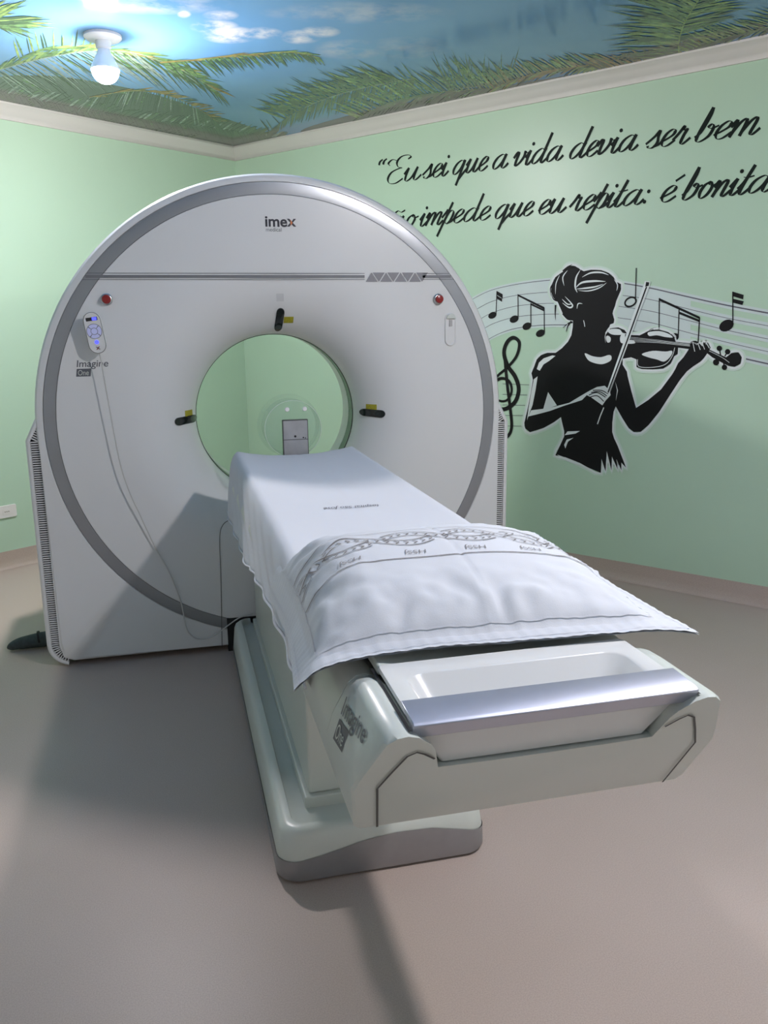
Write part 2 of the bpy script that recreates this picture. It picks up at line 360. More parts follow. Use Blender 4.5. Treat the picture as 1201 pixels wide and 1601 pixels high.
# ------------------------------------------------------------------ ceiling lamps (bare bulbs on white plates)
def lamp(x, y, strength, label):
    t = thing('ceiling_lamp', label, 'lamp', (x, y, HC), 'bare ceiling bulbs')
    def lathe(name, prof, m):
        mb = MB(); n = 28
        loops = [[(x + r * math.cos(2 * PI * k / n), y + r * math.sin(2 * PI * k / n), z) for k in range(n)] for r, z in prof]
        mb.loft(loops); return mb.build(name, m, t, smooth=35)
    lathe('base_plate', [(0.078, HC - .0005), (0.078, HC - .010), (0.070, HC - .018), (0.040, HC - .024)], M['porcelain'])
    lathe('socket', [(0.032, HC - .024), (0.032, HC - .050), (0.026, HC - .055)], M['porcelain'])
    r = BULB_RADIUS; zc = 2.462
    pt = lambda a: (r * math.cos(math.radians(a)), zc + r * math.sin(math.radians(a)))
    lathe('heat_sink', [(0.024, HC - .055), (0.029, zc + r * 1.05), (0.040, zc + r * .75), (pt(2)[0] * 1.01, pt(6)[1]), (pt(2)[0] * 1.01, pt(-3)[1]), (.03, pt(-3)[1])], M['porcelain'])
    prof = [pt(a) for a in (-3, -14, -28, -40, -52, -66, -82)]
    lathe('bulb', prof, bulb_mat(strength))
lamp(-0.63, 0.55, BULB_BACK, 'bare lit bulb on a round white ceiling plate among the palm leaves')
lamp(1.02, -2.40, BULB_FRONT, 'bare lit bulb on a round white ceiling plate above the foot of the table')

# ------------------------------------------------------------------ CT gantry
ZG = 1.002
gantry = thing('ct_scanner', 'large white ring-shaped scanner standing in the corner with a round bore', 'medical scanner', (0, 0.35, 0))
def ring_loops(prof, n=160, a0=0.0, a1=2 * PI):
    closed = abs(a1 - a0 - 2 * PI) < 1e-6
    return [[(r * math.cos(a0 + (a1 - a0) * k / (n if closed else n - 1)), y, ZG + r * math.sin(a0 + (a1 - a0) * k / (n if closed else n - 1))) for k in range(n)] for r, y in prof]
RF0, RF1, DF = 0.63, 0.35, 0.235        # flare start radius, bore radius, depth
def flare(r):
    if r >= RF0: return 0.0
    t = min(1, (RF0 - r) / (RF0 - RF1)); return DF * (1 - math.sqrt(max(0, 1 - t ** 2)))
def face_y(x, z): return flare(math.hypot(x, z - ZG))
# front face with the flared mouth
prof = [(0.8935, 0.012), (0.8935, 0.0015), (0.892, 0.0)] + [(r, 0.0) for r in (0.8, 0.7)] 
for k in range(0, 25):
    t = math.sin(PI / 2 * k / 24); prof.append((RF0 - (RF0 - RF1) * t, flare(RF0 - (RF0 - RF1) * t)))
mb = MB(); mb.loft(ring_loops(prof), cap0=False, cap1=False); mb.build('front_cover', M['white'], gantry, smooth=30)
# silver band, outer rim, bore
mb = MB(); mb.loft(ring_loops([(0.8935, 0.006), (0.895, 0.0), (0.917, -0.0012), (0.940, 0.0), (0.9415, 0.006)]), cap0=False, cap1=False); mb.build('silver_ring', M['band'], gantry, smooth=30)
mb = MB(); mb.loft(ring_loops([(0.9415, 0.006), (0.943, 0.0012), (0.955, 0.0012), (0.966, 0.005), (0.974, 0.018), (0.974, 0.10), (0.955, 0.12), (0.955, 0.62), (0.93, 0.68)]), cap0=False, cap1=False); mb.build('outer_rim', M['white'], gantry, smooth=30)
mb = MB(); mb.loft(ring_loops([(0.3505, 0.233), (0.3475, 0.2345), (0.3475, 0.2385), (0.3505, 0.240)]), cap0=False, cap1=False); mb.build('bore_seam', M['dark'], gantry)
mb = MB(); mb.loft(ring_loops([(0.3505, 0.235), (0.3505, 0.335)]), cap0=False, cap1=False); mb.build('bore_reflection_ring', M['reflection'], gantry, smooth=30)
rear = [(0.35, 0.335), (0.352, 0.45)] + [(0.35 + 0.16 * math.sin(PI / 2 * k / 10) ** 2 * 1.0, 0.45 + 0.23 * math.sin(PI / 2 * k / 10)) for k in range(1, 11)] + [(0.93, 0.68)]
mb = MB(); mb.loft(ring_loops(rear), cap0=False, cap1=False); mb.build('bore_liner', M['white'], gantry, smooth=30)
# lower front panel: flush with the rim, rectangular below the axis
XP, ZB, NP = 0.966, 0.026, 96
def rect_edge(a):
    c, s = math.cos(a), math.sin(a); t = 9
    if abs(c) > 1e-6: t = min(t, XP / abs(c))
    if s < -1e-6: t = min(t, (ZG - ZB) / -s)
    return t
inn, out = [], []
corner = math.atan2(-(ZG - ZB), -XP) % (2 * PI)
angs = sorted([PI + PI * k / NP for k in range(NP + 1)] + [corner, 3 * PI - corner])
for a in angs:
    r1 = max(rect_edge(a), 0.95)
    x, z = r1 * math.cos(a), r1 * math.sin(a)
    rc = 0.05                                             # rounded bottom corners
    ax, az = abs(x) - (XP - rc), -(z) - (ZG - ZB - rc)
    if ax > 0 and az > 0:
        l = math.hypot(ax, az)
        x = math.copysign(XP - rc + rc * ax / l, x); z = -(ZG - ZB - rc + rc * az / l)
    inn.append((0.943 * math.cos(a), ZG + 0.943 * math.sin(a))); out.append((x, ZG + z))
mb = MB()
n = len(angs)
lay = lambda pts, y: [(x, y, z) for x, z in pts]
mb.loft([lay(inn, 0.02), lay(inn, 0.002), lay([(a[0] * 1.003, ZG + (a[1] - ZG) * 1.003) for a in inn], 0.0), lay([(lerp(i[0], o[0], .96), lerp(i[1], o[1], .96)) for i, o in zip(inn, out)], 0.0), lay(out, 0.008), lay(out, 0.085)], closed=False, cap0=False, cap1=False)
mb.build('lower_panel', M['white'], gantry, smooth=30)
# rear housing (side shells) with the louvred strips facing the front
def shell_path(off, zt):          # left outline, top to bottom, offset outward from the louvre centre line
    pts = [(-0.936 - off * .6, zt + off * .5), (-0.984 - off, 0.955), (-0.984 - off, 0.10)]
    cx, cz, r = -0.917, 0.10, 0.067 + off
    for k in range(1, 9):
        a = PI + PI / 2 * .85 * k / 8; pts.append((cx + r * math.cos(a), cz + r * math.sin(a)))
    return pts
for sgn, nm in ((1, 'left'), (-1, 'right')):
    mb = MB()
    o = shell_path(0.034, 1.06); o2 = shell_path(0.026, 1.055); i_ = shell_path(0.016, 1.05); j = shell_path(-0.017, 1.04)
    f = lambda pts, y: [(sgn * x, y, z) for x, z in pts]
    mb.loft([f(o, 0.66), f(o, 0.020), f(o2, 0.012), f(i_, 0.012), f(i_, 0.034), f(j, 0.034), f(j, 0.006), f([(x + .01, z) for x, z in j], 0.006)], closed=False, cap0=False, cap1=False)
    mb.build('side_shell', M['white'], gantry, smooth=40)
    g = MB()                                              # louvre slats along the strip
    cl = [Vector((sgn * x, 0.016, z)) for x, z in shell_path(0.0, 1.045)]
    L = [0]
    for p, q in zip(cl, cl[1:]): L.append(L[-1] + (q - p).length)
    N = 112
    for k in range(N):
        s = L[-1] * (k + .5) / N; i = max(q for q in range(len(L) - 1) if L[q] <= s); t = (s - L[i]) / (L[i + 1] - L[i])
        p = cl[i].lerp(cl[i + 1], t); d = (cl[i + 1] - cl[i]).normalized(); q = Vector((d.z, 0, -d.x))
        h = d * 0.0023; wv = q * 0.0155; dy = Vector((0, 0.0018, 0))
        g.loft([[p - wv - h - dy, p + wv - h - dy, p + wv + h - dy, p - wv + h - dy], [p - wv - h + dy, p + wv - h + dy, p + wv + h + dy, p - wv + h + dy]])
    bk = MB(); c2 = [Vector((p.x, 0.031, p.z)) for p in cl]
    lo = []
    for i, p in enumerate(c2):
        d = (c2[min(i + 1, len(c2) - 1)] - c2[max(i - 1, 0)]).normalized(); q = Vector((d.z, 0, -d.x)) * 0.0165
        lo.append([p - q, p + q])
    bk.loft(lo, closed=False, cap0=False, cap1=False)
    vb = bk.build('vent_recess', M['dark'], gantry)
    g.build('vent_grille', M['white'], gantry)
mb = MB()
mb.loft([[(-1.0, y, .03), (1.0, y, .03), (1.0, y, .95), (.93, y, 1.05), (-.93, y, 1.05), (-1.0, y, .95)] for y in (0.664, 0.67)])
# rear plate has a round opening: built as a strip between circle and outline
mb = MB(); inn2, out2 = [], []
for k in range(121):
    a = 2 * PI * k / 120; c, s = math.cos(a), math.sin(a)
    inn2.append((0.90 * c, 0.672, ZG + 0.90 * s))
    if s < 0: t = min(1.0 / max(abs(c), 1e-6), (ZG - .03) / -s)
    else: t = 0.93
    t = max(t, .93); out2.append((t * c, 0.672, ZG + t * s))
mb.loft([inn2, out2], closed=False, cap0=False, cap1=False); mb.build('rear_panel', M['white'], gantry)
mb = MB(); mb.box(-0.93, 0.93, 0.10, 0.62, 0.0, 0.05); mb.build('plinth', M['dark'], gantry)
mb = MB(); mb.box(-0.277, 0.318, -0.0032, 0.02, 0.0, 0.150); mb.build('notch_shade_plate', M['dark'], gantry)  # black plate painted for the shade in the notch round the table base
def strip2(pts, wd, y, closed=False):
    """flat ribbon on the gantry front (x, z path)"""
    mb = MB(); P = [Vector((p[0], 0, p[1])) for p in pts]; lo = []
    for i, p in enumerate(P):
        d = (P[min(i + 1, len(P) - 1)] - P[max(i - 1, 0)]).normalized(); q = Vector((d.z, 0, -d.x)) * wd / 2
        lo.append([p - q + Vector((0, y + face_y(p.x, p.z), 0)), p + q + Vector((0, y + face_y(p.x, p.z), 0))])
    mb.loft(lo, closed=False, cap0=False, cap1=False); return mb
strip2(catmull([(p[0], p[1], 0) for p in [(-.304, .026), (-.293, .30), (-.288, .50), (-.272, .56), (-.235, .582)]], 6), 0.0028, -0.0022).build('panel_seam', M['seam'], gantry)
# stripe across the face with the row of triangles
mb = MB()
def bar(mb, x0, x1, z0, z1, y=-0.0024, mi=0):
    N = 40; xs = [lerp(x0, x1, k / N) for k in range(N + 1)]
    mb.loft([[(x, y, z0), (x, y, z1)] for x in xs], closed=False, cap0=False, cap1=False, mi=mi)
ex = lambda z: math.sqrt(0.941 ** 2 - (z - ZG) ** 2)
for x0, x1 in ((-1, 0.362), (0.612, 1)):
    for z0, z1, mi in ((1.5755, 1.5865, 0), (1.5925, 1.5945, 1), (1.5685, 1.5705, 1)):
        bar(mb, max(x0, -ex(z1)), min(x1, ex(z1)), z0, z1, mi=mi)
mb.build('stripe', [M['grey'], M['line']], gantry)
mb = MB(); yq = -0.0024
for k in range(4):
    x = 0.366 + k * 0.0625
    mb.add([(x, yq, 1.560), (x + .051, yq, 1.560), (x + .0255, yq, 1.597)], [(0, 1, 2)])
    x += 0.0312
    mb.add([(x, yq, 1.597), (x + .051, yq, 1.597), (x + .0255, yq, 1.560)], [(0, 1, 2)])
mb.build('triangle_motif', M['triangle'], gantry)
# printed words
def text_mesh(name, body, size, m, parent, origin, xdir, ydir, shear=0.0, bold=0.0, fit=None, align='LEFT'):
    cu = bpy.data.curves.new('t', 'FONT'); cu.body = body; cu.size = 1.0; cu.shear = shear; cu.offset = bold; cu.align_x = align
    ob = bpy.data.objects.new('t', cu); COL.objects.link(ob)
    dg = bpy.context.evaluated_depsgraph_get(); dg.update()
    me = bpy.data.meshes.new_from_object(ob.evaluated_get(dg)); me.name = name
    bpy.data.objects.remove(ob)
    xs = [v.co.x for v in me.vertices]; sx = size
    if fit: sx = fit / (max(xs) - min(xs))
    x0 = min(xs) if fit else 0
    O, X, Y = Vector(origin), Vector(xdir).normalized(), Vector(ydir).normalized()
    for v in me.vertices: v.co = O + X * ((v.co.x - x0) * sx) + Y * (v.co.y * size)
    me.materials.clear(); me.materials.append(m)
    for p in me.polygons: p.material_index = 0
    return link(bpy.data.objects.new(name, me), parent)
XA, ZA = (1, 0, 0), (0, 0, 1)
text_mesh('brand_lettering', 'ime', 0.058, M['navy'], gantry, (-0.040, -0.0012, 1.774), XA, ZA, bold=0.025, fit=0.088)
mb = MB()
for (x0, x1, z0, z1, mi) in ((0.052, 0.079, 1.774, 1.804, 0), (0.079, 0.052, 1.774, 1.804, 1)):
    s_ = 0.0052
    if mi == 0: mb.add([(x0 - s_, -.0012, z1), (x0 + s_, -.0012, z1), (x1 + s_, -.0012, z0), (x1 - s_, -.0012, z0)], [(0, 1, 2, 3)], 0)
    else:
        xm, zm = (x0 + x1) / 2, (z0 + z1) / 2
        mb.add([(x0 - s_, -.0014, z1), (x0 + s_, -.0014, z1), (xm + s_, -.0014, zm), (xm - s_ * .4, -.0014, zm)], [(0, 1, 2, 3)], 0)
        mb.add([(xm - s_, -.0014, zm), (xm + s_ * .4, -.0014, zm), (x1 + s_, -.0014, z0), (x1 - s_, -.0014, z0)], [(0, 1, 2, 3)], 0)
xm = 0.0655
mb.add([(xm - .004, -.0016, 1.801), (xm + .0045, -.0016, 1.7885), (xm - .004, -.0016, 1.777), (xm - .0135, -.0016, 1.777), (xm - .005, -.0016, 1.7885), (xm - .0135, -.0016, 1.801)][:3] , [(0, 1, 2)], 1)
mb.build('brand_cross', [M['navy'], M['orange']], gantry)
text_mesh('brand_subtitle', 'medical', 0.021, M['grey'], gantry, (-0.038, -0.0012, 1.755), XA, ZA, fit=0.062)
def wordmark(parent, O, X, Y, N, sc):
    O, X, Y, N = Vector(O), Vector(X).normalized(), Vector(Y).normalized(), Vector(N).normalized()
    text_mesh('wordmark', 'Imagine', 0.0375 * sc, M['line'], parent, O + N * .0012, X, Y, shear=0.15, bold=0.006, fit=0.119 * sc)
    mb = MB(); q = lambda x, y, d=.001: O + X * x * sc + Y * y * sc + N * d
    mb.add([q(-.005, -.037), q(.049, -.037), q(.0535, -.007), q(-.0005, -.007)], [(0, 1, 2, 3)])
    mb.build('wordmark_tab', M['line'], parent)
    text_mesh('wordmark_sub', 'One', 0.029 * sc, M['cream'], parent, q(.003, -.032, .0018), X, Y, shear=0.12, fit=0.040 * sc)
wordmark(gantry, (-0.799, 0.0, 1.239), XA, ZA, (0, -1, 0), 1.0)
# speaker holes
mb = MB()
for i in range(5):
    for j in range(5):
        x, z = 0.008 + (i - 2) * .0062, 1.499 + (j - 2) * .0062; r = .0016
        mb.add([(x + r * math.cos(k * PI / 4), -.0012, z + r * math.sin(k * PI / 4)) for k in range(8)], [tuple(range(8))])
mb.build('speaker_grille', M['grey'], gantry)
# laser windows on the flare, each with its yellow warning label
def capsule(l, r, n=8):
    out = []
    for k in range(n + 1):
        a = -PI / 2 + PI * k / n; out.append((l / 2 - r + r * math.cos(a), r * math.sin(a)))
    for k in range(n + 1):
        a = PI / 2 + PI * k / n; out.append((-l / 2 + r + r * math.cos(a), r * math.sin(a)))
    return out
def on_face(x, z, lift):
    r = math.hypot(x, z - ZG); y = flare(r); e = 1e-3
    sl = (flare(r + e) - flare(r - e)) / (2 * e)               # dy/dr (negative)
    nr = Vector((x / r * sl, -1, (z - ZG) / r * sl)).normalized()
    return Vector((x, y, z)) + nr * lift
def patch(mb, cx, cz, ang, outline, lift, mi=0, rings=5):
    ca, sa = math.cos(ang), math.sin(ang); loops = []
    for s, l in [(1.0, -0.004), (1.0, lift)] + [(1 - k / rings, lift) for k in range(1, rings)]:
        loops.append([on_face(cx + (u * ca - v * sa) * s, cz + (u * sa + v * ca) * s, l) for u, v in outline])
    mb.loft(loops, cap0=False, cap1=True, mi=mi)
def laser(cx, cz, ang, lx, lz, lw, lh):
    mb = MB(); patch(mb, cx, cz, ang, capsule(0.090, 0.0165), 0.006); w_ = mb.build('laser_window', M['lens'], gantry, smooth=30)
    mb = MB(); patch(mb, lx, lz, ang * 0, rrect(-lw / 2, lw / 2, -lh / 2, lh / 2, .001, 2), 0.0016); mb.build('warning_label', M['yellow'], w_)
def on_flare(px):
    y = 0.0
    for _ in range(30):
        P = hit(px, Vector((0, 1, 0)), y); y = 0.5 * y + 0.5 * face_y(P.x, P.z)
    return P.x, P.z
cx, cz = on_flare((290, 657)); lx, lz = on_flare((295, 646)); laser(cx, cz, math.radians(2), lx, lz - .002, .030, .030)
cx, cz = on_flare((584, 646)); lx, lz = on_flare((581, 636)); laser(cx, cz, math.radians(-3), lx, lz - .002, .038, .026)
cx, cz = on_flare((437, 499)); lx, lz = on_flare((452, 500)); laser(cx, cz, math.radians(86), lx - .002, lz, .040, .024)
# red emergency buttons
for bx, bz in ((-0.666, 1.495), (0.681, 1.488)):
    def lat(prof, name, m, parent):
        mb = MB(); nn = 24
        mb.loft([[(bx + r * math.cos(2 * PI * k / nn), y, bz + r * math.sin(2 * PI * k / nn)) for k in range(nn)] for r, y in prof]); return mb.build(name, m, parent, smooth=30)
    bz_ = lat([(0.0225, 0.001), (0.0225, -.006), (0.019, -.009), (0.015, -.010)], 'button_collar', M['chrome'], gantry)
    lat([(0.012, -.009), (0.012, -.018), (0.0165, -.019), (0.0175, -.024), (0.0150, -.030), (0.006, -.032)], 'emergency_button', M['red'], bz_)
# handset holders
def holder(hx, hz, tilt):
    mb = MB(); ca, sa = math.cos(tilt), math.sin(tilt)
    rot = lambda u, v, y: (hx + u * ca - v * sa, y, hz + u * sa + v * ca)
    o = [(v, u) for u, v in capsule(0.138, 0.025, 10)]
    mb.loft([[rot(u, v, 0.001) for u, v in o], [rot(u, v, -.005) for u, v in o], [rot(u * .94, v * .98, -.007) for u, v in o], [rot(u * .82, v * .93, -.007) for u, v in o], [rot(u * .80, v * .92, -.004) for u, v in o]])
    h = mb.build('handset_holder', M['white'], gantry, smooth=30)
    mb = MB(); o = [(v, u + .004) for u, v in capsule(0.046, 0.008, 6)]
    top = [(.021 * math.cos(PI * k / 12), .046 + .021 * math.sin(PI * k / 12)) for k in range(13)]
    mb.loft([[rot(u, v, -.004) for u, v in top], [rot(u, v, -.013) for u, v in top], [rot(u * .9, lerp(v, .053, .1), -.015) for u, v in top]])
    mb.build('holder_catch', M['cream'], h, smooth=30)
    mb = MB(); mb.loft([[rot(u, v, y) for u, v in ((-.006, .014), (.006, .014), (.006, .040), (-.006, .040))] for y in (-.004, -.009)])
    mb.build('holder_hook', M['bracket'], h)
holder(0.737, 1.361, 0.0); holder(-0.713, 1.37, math.radians(6))

# ------------------------------------------------------------------ handset hung on the gantry, with its cord
hs = thing('remote_handset', 'white hand control with blue-lit buttons hung on the scanner front', 'remote control', (-0.713, -0.05, 1.37))
TL = math.radians(7.5)
def hq(u, v, y): return (-0.7155 + u * math.cos(TL) - v * math.sin(TL), y - .024 - v * 0.10, 1.369 + u * math.sin(TL) * 1.0 + v * math.cos(TL))
oc = [(v, u) for u, v in capsule(0.158, 0.033, 14)]
mb = MB(); mb.loft([[hq(u * .7, v * .8, .016) for u, v in oc], [hq(u * .9, v * .95, -.018) for u, v in oc], [hq(u, v, -.026) for u, v in oc], [hq(u, v, -.044) for u, v in oc], [hq(u * .95, v * .975, -.048) for u, v in oc]])
mb.build('body', M['white'], hs, smooth=35)
mb = MB(); lo = [[hq(u * .97, v * .985, -.0478) for u, v in oc], [hq(u * .925, v * .965, -.0486) for u, v in oc]]
mb.loft(lo, cap0=False, cap1=False); mb.build('edge_line', M['seam'], hs)
mb = MB(); mb.loft([[hq(u, v + .052, y) for u, v in rrect(-.021, .021, -.0065, .0065, .002, 3)] for y in (-.046, -.0492)]); dsp = mb.build('display', M['lens'], hs)
mb = MB(); mb.loft([[hq(u, v + .052, y) for u, v in rrect(.001, .018, -.0055, .0055, .002, 3)] for y in (-.049, -.0497)]); mb.build('lit_digit', M['blue'], dsp)
def ringseg(r0, r1, a0, a1, y, mb, cv, n=10):
    mb.loft([[hq(r0 * math.cos(lerp(a0, a1, k / n)), cv + r0 * math.sin(lerp(a0, a1, k / n)), y), hq(r1 * math.cos(lerp(a0, a1, k / n)), cv + r1 * math.sin(lerp(a0, a1, k / n)), y)] for k in range(n + 1)], closed=False, cap0=False, cap1=False)
mb = MB(); ringseg(0.0005, .0285, 0, 2 * PI, -.0487, mb, .006, 40); pad = mb.build('key_pad', M['grey'], hs)
for k in range(4):
    mb = MB(); a = k * PI / 2 - PI / 4 + .07; ringseg(.0135, .0265, a, a + PI / 2 - .14, -.0497, mb, .006); mb.build('direction_key', M['button'], pad)
mb = MB(); ringseg(.0003, .0115, 0, 2 * PI, -.0497, mb, .006, 24); mb.build('centre_key', M['button'], pad)
mb = MB(); ringseg(.0003, .0075, 0, 2 * PI, -.0492, mb, -.035, 20); mb.build('blue_key', M['blue'], hs)['label'] = 'glowing blue round key'
mb = MB()
for s_ in (1, -1):
    mb.add([hq(-.006 * s_ - .002, -.052, -.0492), hq(-.006 * s_ + .002, -.052, -.0492), hq(.006 * s_ + .002, -.063, -.0492), hq(.006 * s_ - .002, -.063, -.0492)], [(0, 1, 2, 3)], 0 if s_ == 1 else 1)
mb.build('cross_mark', [M['navy'], M['red']], hs)
cord = [(-.7045, -.062, 1.292), (-.700, -.060, 1.25), (-.690, -.054, 1.13), (-.666, -.044, .88), (-.640, -.036, .75), (-.600, -.026, .63), (-.555, -.015, .50), (-.500, -.013, .37), (-.468, -.012, .26), (-.459, -.014, .205), (-.452, -.016, .14), (-.436, -.018, .10), (-.405, -.02, .077), (-.36, -.026, .078), (-.315, -.030, .10), (-.275, -.035, .130), (-.225, -.030, .158), (-.165, -.012, .166)]
mb = MB(); mb.tube(catmull(cord, 8), 0.0027, 8); mb.build('cord', M['cable'], hs)

# ------------------------------------------------------------------ patient table
XC = 0.02
table = thing('patient_table', 'long white scanner table on a low plinth, standing in front of the ring', 'scanner table', (XC, -1.3, 0))
def base_loop(inset, z, zf=None, n=10):
    o = rrect(-0.262 + inset, 0.302 - inset, -1.652 + inset, -0.006, max(.062 - inset * .5, .02), n)
    o2 = []
    for (xa, ya), (xb, yb) in zip(o, o[1:] + o[:1]):
        m_ = 1 if math.hypot(xb - xa, yb - ya) < .1 else (56 if abs(yb - ya) > .6 else 18)
        o2 += [(lerp(xa, xb, q / m_), lerp(ya, yb, q / m_)) for q in range(m_)]
    return [(x, y, z if zf is None else zf(x, y)) for x, y in o2]
def skirt_top(x, y):
    if y > -1.55: return interp(-y, [(0, .040), (1.0, .046), (1.4, .054), (1.55, .062)])
    t = (x + 0.26) / 0.56
    return interp(t, [(0, .062), (.08, .064), (.2, .074), (.4, .098), (.55, .106), (.72, .102), (.88, .082), (1, .064)])
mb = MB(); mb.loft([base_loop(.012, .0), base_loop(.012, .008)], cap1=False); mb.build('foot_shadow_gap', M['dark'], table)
mb = MB(); mb.loft([base_loop(.004, .006), base_loop(0, .012), base_loop(.001, 0, lambda x, y: skirt_top(x, y))], cap1=False); mb.build('skirt', M['skirt'], table, smooth=50)
mb = MB()
mb.loft([base_loop(.0035, 0, lambda x, y: skirt_top(x, y) - .003), base_loop(.003, 0, lambda x, y: skirt_top(x, y) + .001), base_loop(.012, .125), base_loop(.018, .138), base_loop(.030, .144), base_loop(.046, .143), base_loop(.052, .120), base_loop(.10, .118)], cap0=False)
mb.build('plinth', M['cream'], table, smooth=45)
mb = MB(); mb.box(-.168, .208, -1.50, -.03, .112, .150); mb.build('column_base', M['cream'], table, bevel=.004)
mb = MB(); mb.box(-.155, .195, -1.485, -.04, .150, .44); mb.build('lower_column', M['cream'], table, bevel=.008)
mb = MB(); mb.box(-.148, .188, -1.48, -.05, .44, .71); mb.build('upper_column', M['cream'], table, bevel=.008)
# main body of the table
def body_sec(y, crest, notch=None, yf=None):
    hp = [(.10, .700), (.248, .700), (.257, .709), (.270, .795), (.262, .822), (.238, crest - .012), (.226, crest - .002), (.212, crest), (.196, crest - .006), (.178, crest - .022)]
    hp += [(.170, crest - .035), (.159, .822), (.08, .820)] if notch else [(.170, .848), (.159, .850), (.08, .850)]
    L = [(XC - x, z) for x, z in reversed(hp)]; Rr = [(XC + x, z) for x, z in hp]
    loop = Rr + L
    return [(x, (yf(z) if yf else y), z) for x, z in loop]
mb = MB(); mb.loft([body_sec(y, .880) for y in (-.29, -1.2, -2.2, -2.385)]); mb.build('table_body', M['cream'], table, smooth=32)
yfront = lambda z: -2.503 - (z - .70) * .60
cap = MB(); cap.loft([body_sec(-2.386, .878, 1), body_sec(-2.40, .880, 1), body_sec(-2.42, .888, 1), body_sec(-2.445, .894, 1), body_sec(-2.48, .896, 1)] + [body_sec(0, .896, 1, lambda z: lerp(-2.48, yfront(z), t)) for t in (.5, .93)] + [[(lerp(XC, x, .985), y, lerp(.79, z, .985)) for x, y, z in body_sec(0, .896, 1, yfront)]])
ec = cap.build('end_cap', M['cream'], table, smooth=32)
for sg in (-1, 1):
    sp = [(.224, .702), (.236, .795), (.220, .828), (.205, .856), (.193, .862), (.182, .856), (.166, .843)]
    mb = MB(); P = [Vector((XC + sg * x, yfront(z) - .0030, z)) for x, z in sp]; lo = []
    for i, p in enumerate(P):
        d = (P[min(i + 1, len(P) - 1)] - P[max(i - 1, 0)]).normalized(); q = d.cross(Vector((0, -.86, -.5))).normalized() * .0016
        lo.append([p - q, p + q])
    mb.loft(lo, closed=False, cap0=False, cap1=False); mb.build('cap_seam', M['seam'], ec)
# wordmark on the sloping left side
p0 = Vector((XC - .268, 0, .795)); fu = (Vector((XC - .238, 0, .884)) - p0).normalized(); fn = Vector((-fu.z, 0, fu.x))
wo = p0 + fu * .046 + Vector((0, -2.425, 0)) + fn * .002
wx = (Vector((0, -.126, 0)) + fu * .015).normalized()
wordmark(table, wo, wx, fn.cross(wx) * (1 if fn.cross(wx).z > 0 else -1), fn, 1.06)
# thin concave table top
def top_z(x): return .886 + .020 * (abs(x - XC) / .225) ** 2
def top_sec(y):
    xs = [XC - .197 + .394 * k / 16 for k in range(17)]
    return [(x, y, top_z(x)) for x in xs] + [(x, y, top_z(x) - .016) for x in reversed(xs)]
mb = MB(); mb.loft([top_sec(y) for y in (-.250, -1.0, -2.41)]); mb.build('table_top', M['cream'], table, smooth=40, bevel=.003, seg=2)
# foot tray with its silver handle
mb = MB(); N_ = 6
t0 = lambda x0, x1, y0, y1, r, z: [(x, y, z) for x, y in rrect(XC + x0, XC + x1, y0, y1, r, N_)]
mb.loft([t0(-.150, .150, -2.566, -2.46, .006, .823), t0(-.196, .196, -2.592, -2.412, .006, .893), t0(-.199, .199, -2.594, -2.410, .008, .898), t0(-.197, .197, -2.592, -2.413, .01, .9025), t0(-.172, .172, -2.588, -2.452, .03, .9025), t0(-.168, .168, -2.584, -2.456, .03, .900), t0(-.150, .150, -2.570, -2.478, .03, .862), t0(-.138, .138, -2.560, -2.49, .028, .856)])
tr = mb.build('foot_tray', M['tray'], table, smooth=40)
bp = [(-2.548, .9085), (-2.606, .9050), (-2.6115, .9010), (-2.600, .880), (-2.590, .879), (-2.592, .896), (-2.548, .903)]
mb = MB(); mb.loft([[(XC - .200, y, z) for y, z in bp], [(XC + .202, y, z) for y, z in bp]]); mb.build('handle_bar', M['silver'], tr, bevel=.0015, seg=2)
for sg in (-1, 1):
    mb = MB(); x = XC + sg * .2035
    mb.add([(x - .0022, -2.40, .893), (x + .0022, -2.40, .893), (x + .0022, -2.61, .8955), (x - .0022, -2.61, .8955)], [(0, 1, 2, 3)]); mb.build('side_gap', M['dark'], table)

# ------------------------------------------------------------------ calibration phantom at the head end
ph = thing('calibration_phantom', 'clear acrylic disc phantom on a grey metal bracket at the table head', 'phantom', (.02, -.22, .87))
px_, pz_ = .015, .985
def disc(name, prof, m, cx=px_, cz=pz_, n=48, parent=ph):
    mb = MB(); mb.loft([[(cx + r * math.cos(2 * PI * k / n), y, cz + r * math.sin(2 * PI * k / n)) for k in range(n)] for r, y in prof]); return mb.build(name, m, parent, smooth=35)
disc('drum', [(.112, -0.2010), (.112, -0.0660)], M['acrylic'])
disc('flange', [(.128, -0.0640), (.128, -0.0510)], M['acrylic'])
mb = MB(); mb.loft([[(px_ + r * math.cos(2 * PI * k / 48), y, pz_ + r * math.sin(2 * PI * k / 48)) for k in range(48)] for r, y in [(.1135, -0.2040), (.1135, -0.2000), (.1125, -0.2000), (.1125, -0.2040), (.1135, -0.2040)]], cap0=False, cap1=False); mb.build('rim_ring', M['pale'], ph)
for bx in (-.008, .062): disc('plug', [(.0095, -0.2090), (.0075, -0.2140)], M['porcelain'], bx, 1.064, 16)
mb = MB(); mb.box(-.029, .069, -0.2285, -0.2060, .80, 1.022); br = mb.build('bracket', M['bracket'], ph, bevel=.001)
mb = MB(); mb.box(-.030, -.0275, -0.2295, -0.2055, .80, 1.0235); mb.box(.0675, .070, -0.2295, -0.2055, .80, 1.0235); mb.box(-.030, .070, -0.2295, -0.2055, 1.0215, 1.024); mb.box(-.028, .068, -0.2292, -0.2280, .945, .9475); mb.build('bracket_edge', M['seam'], br)
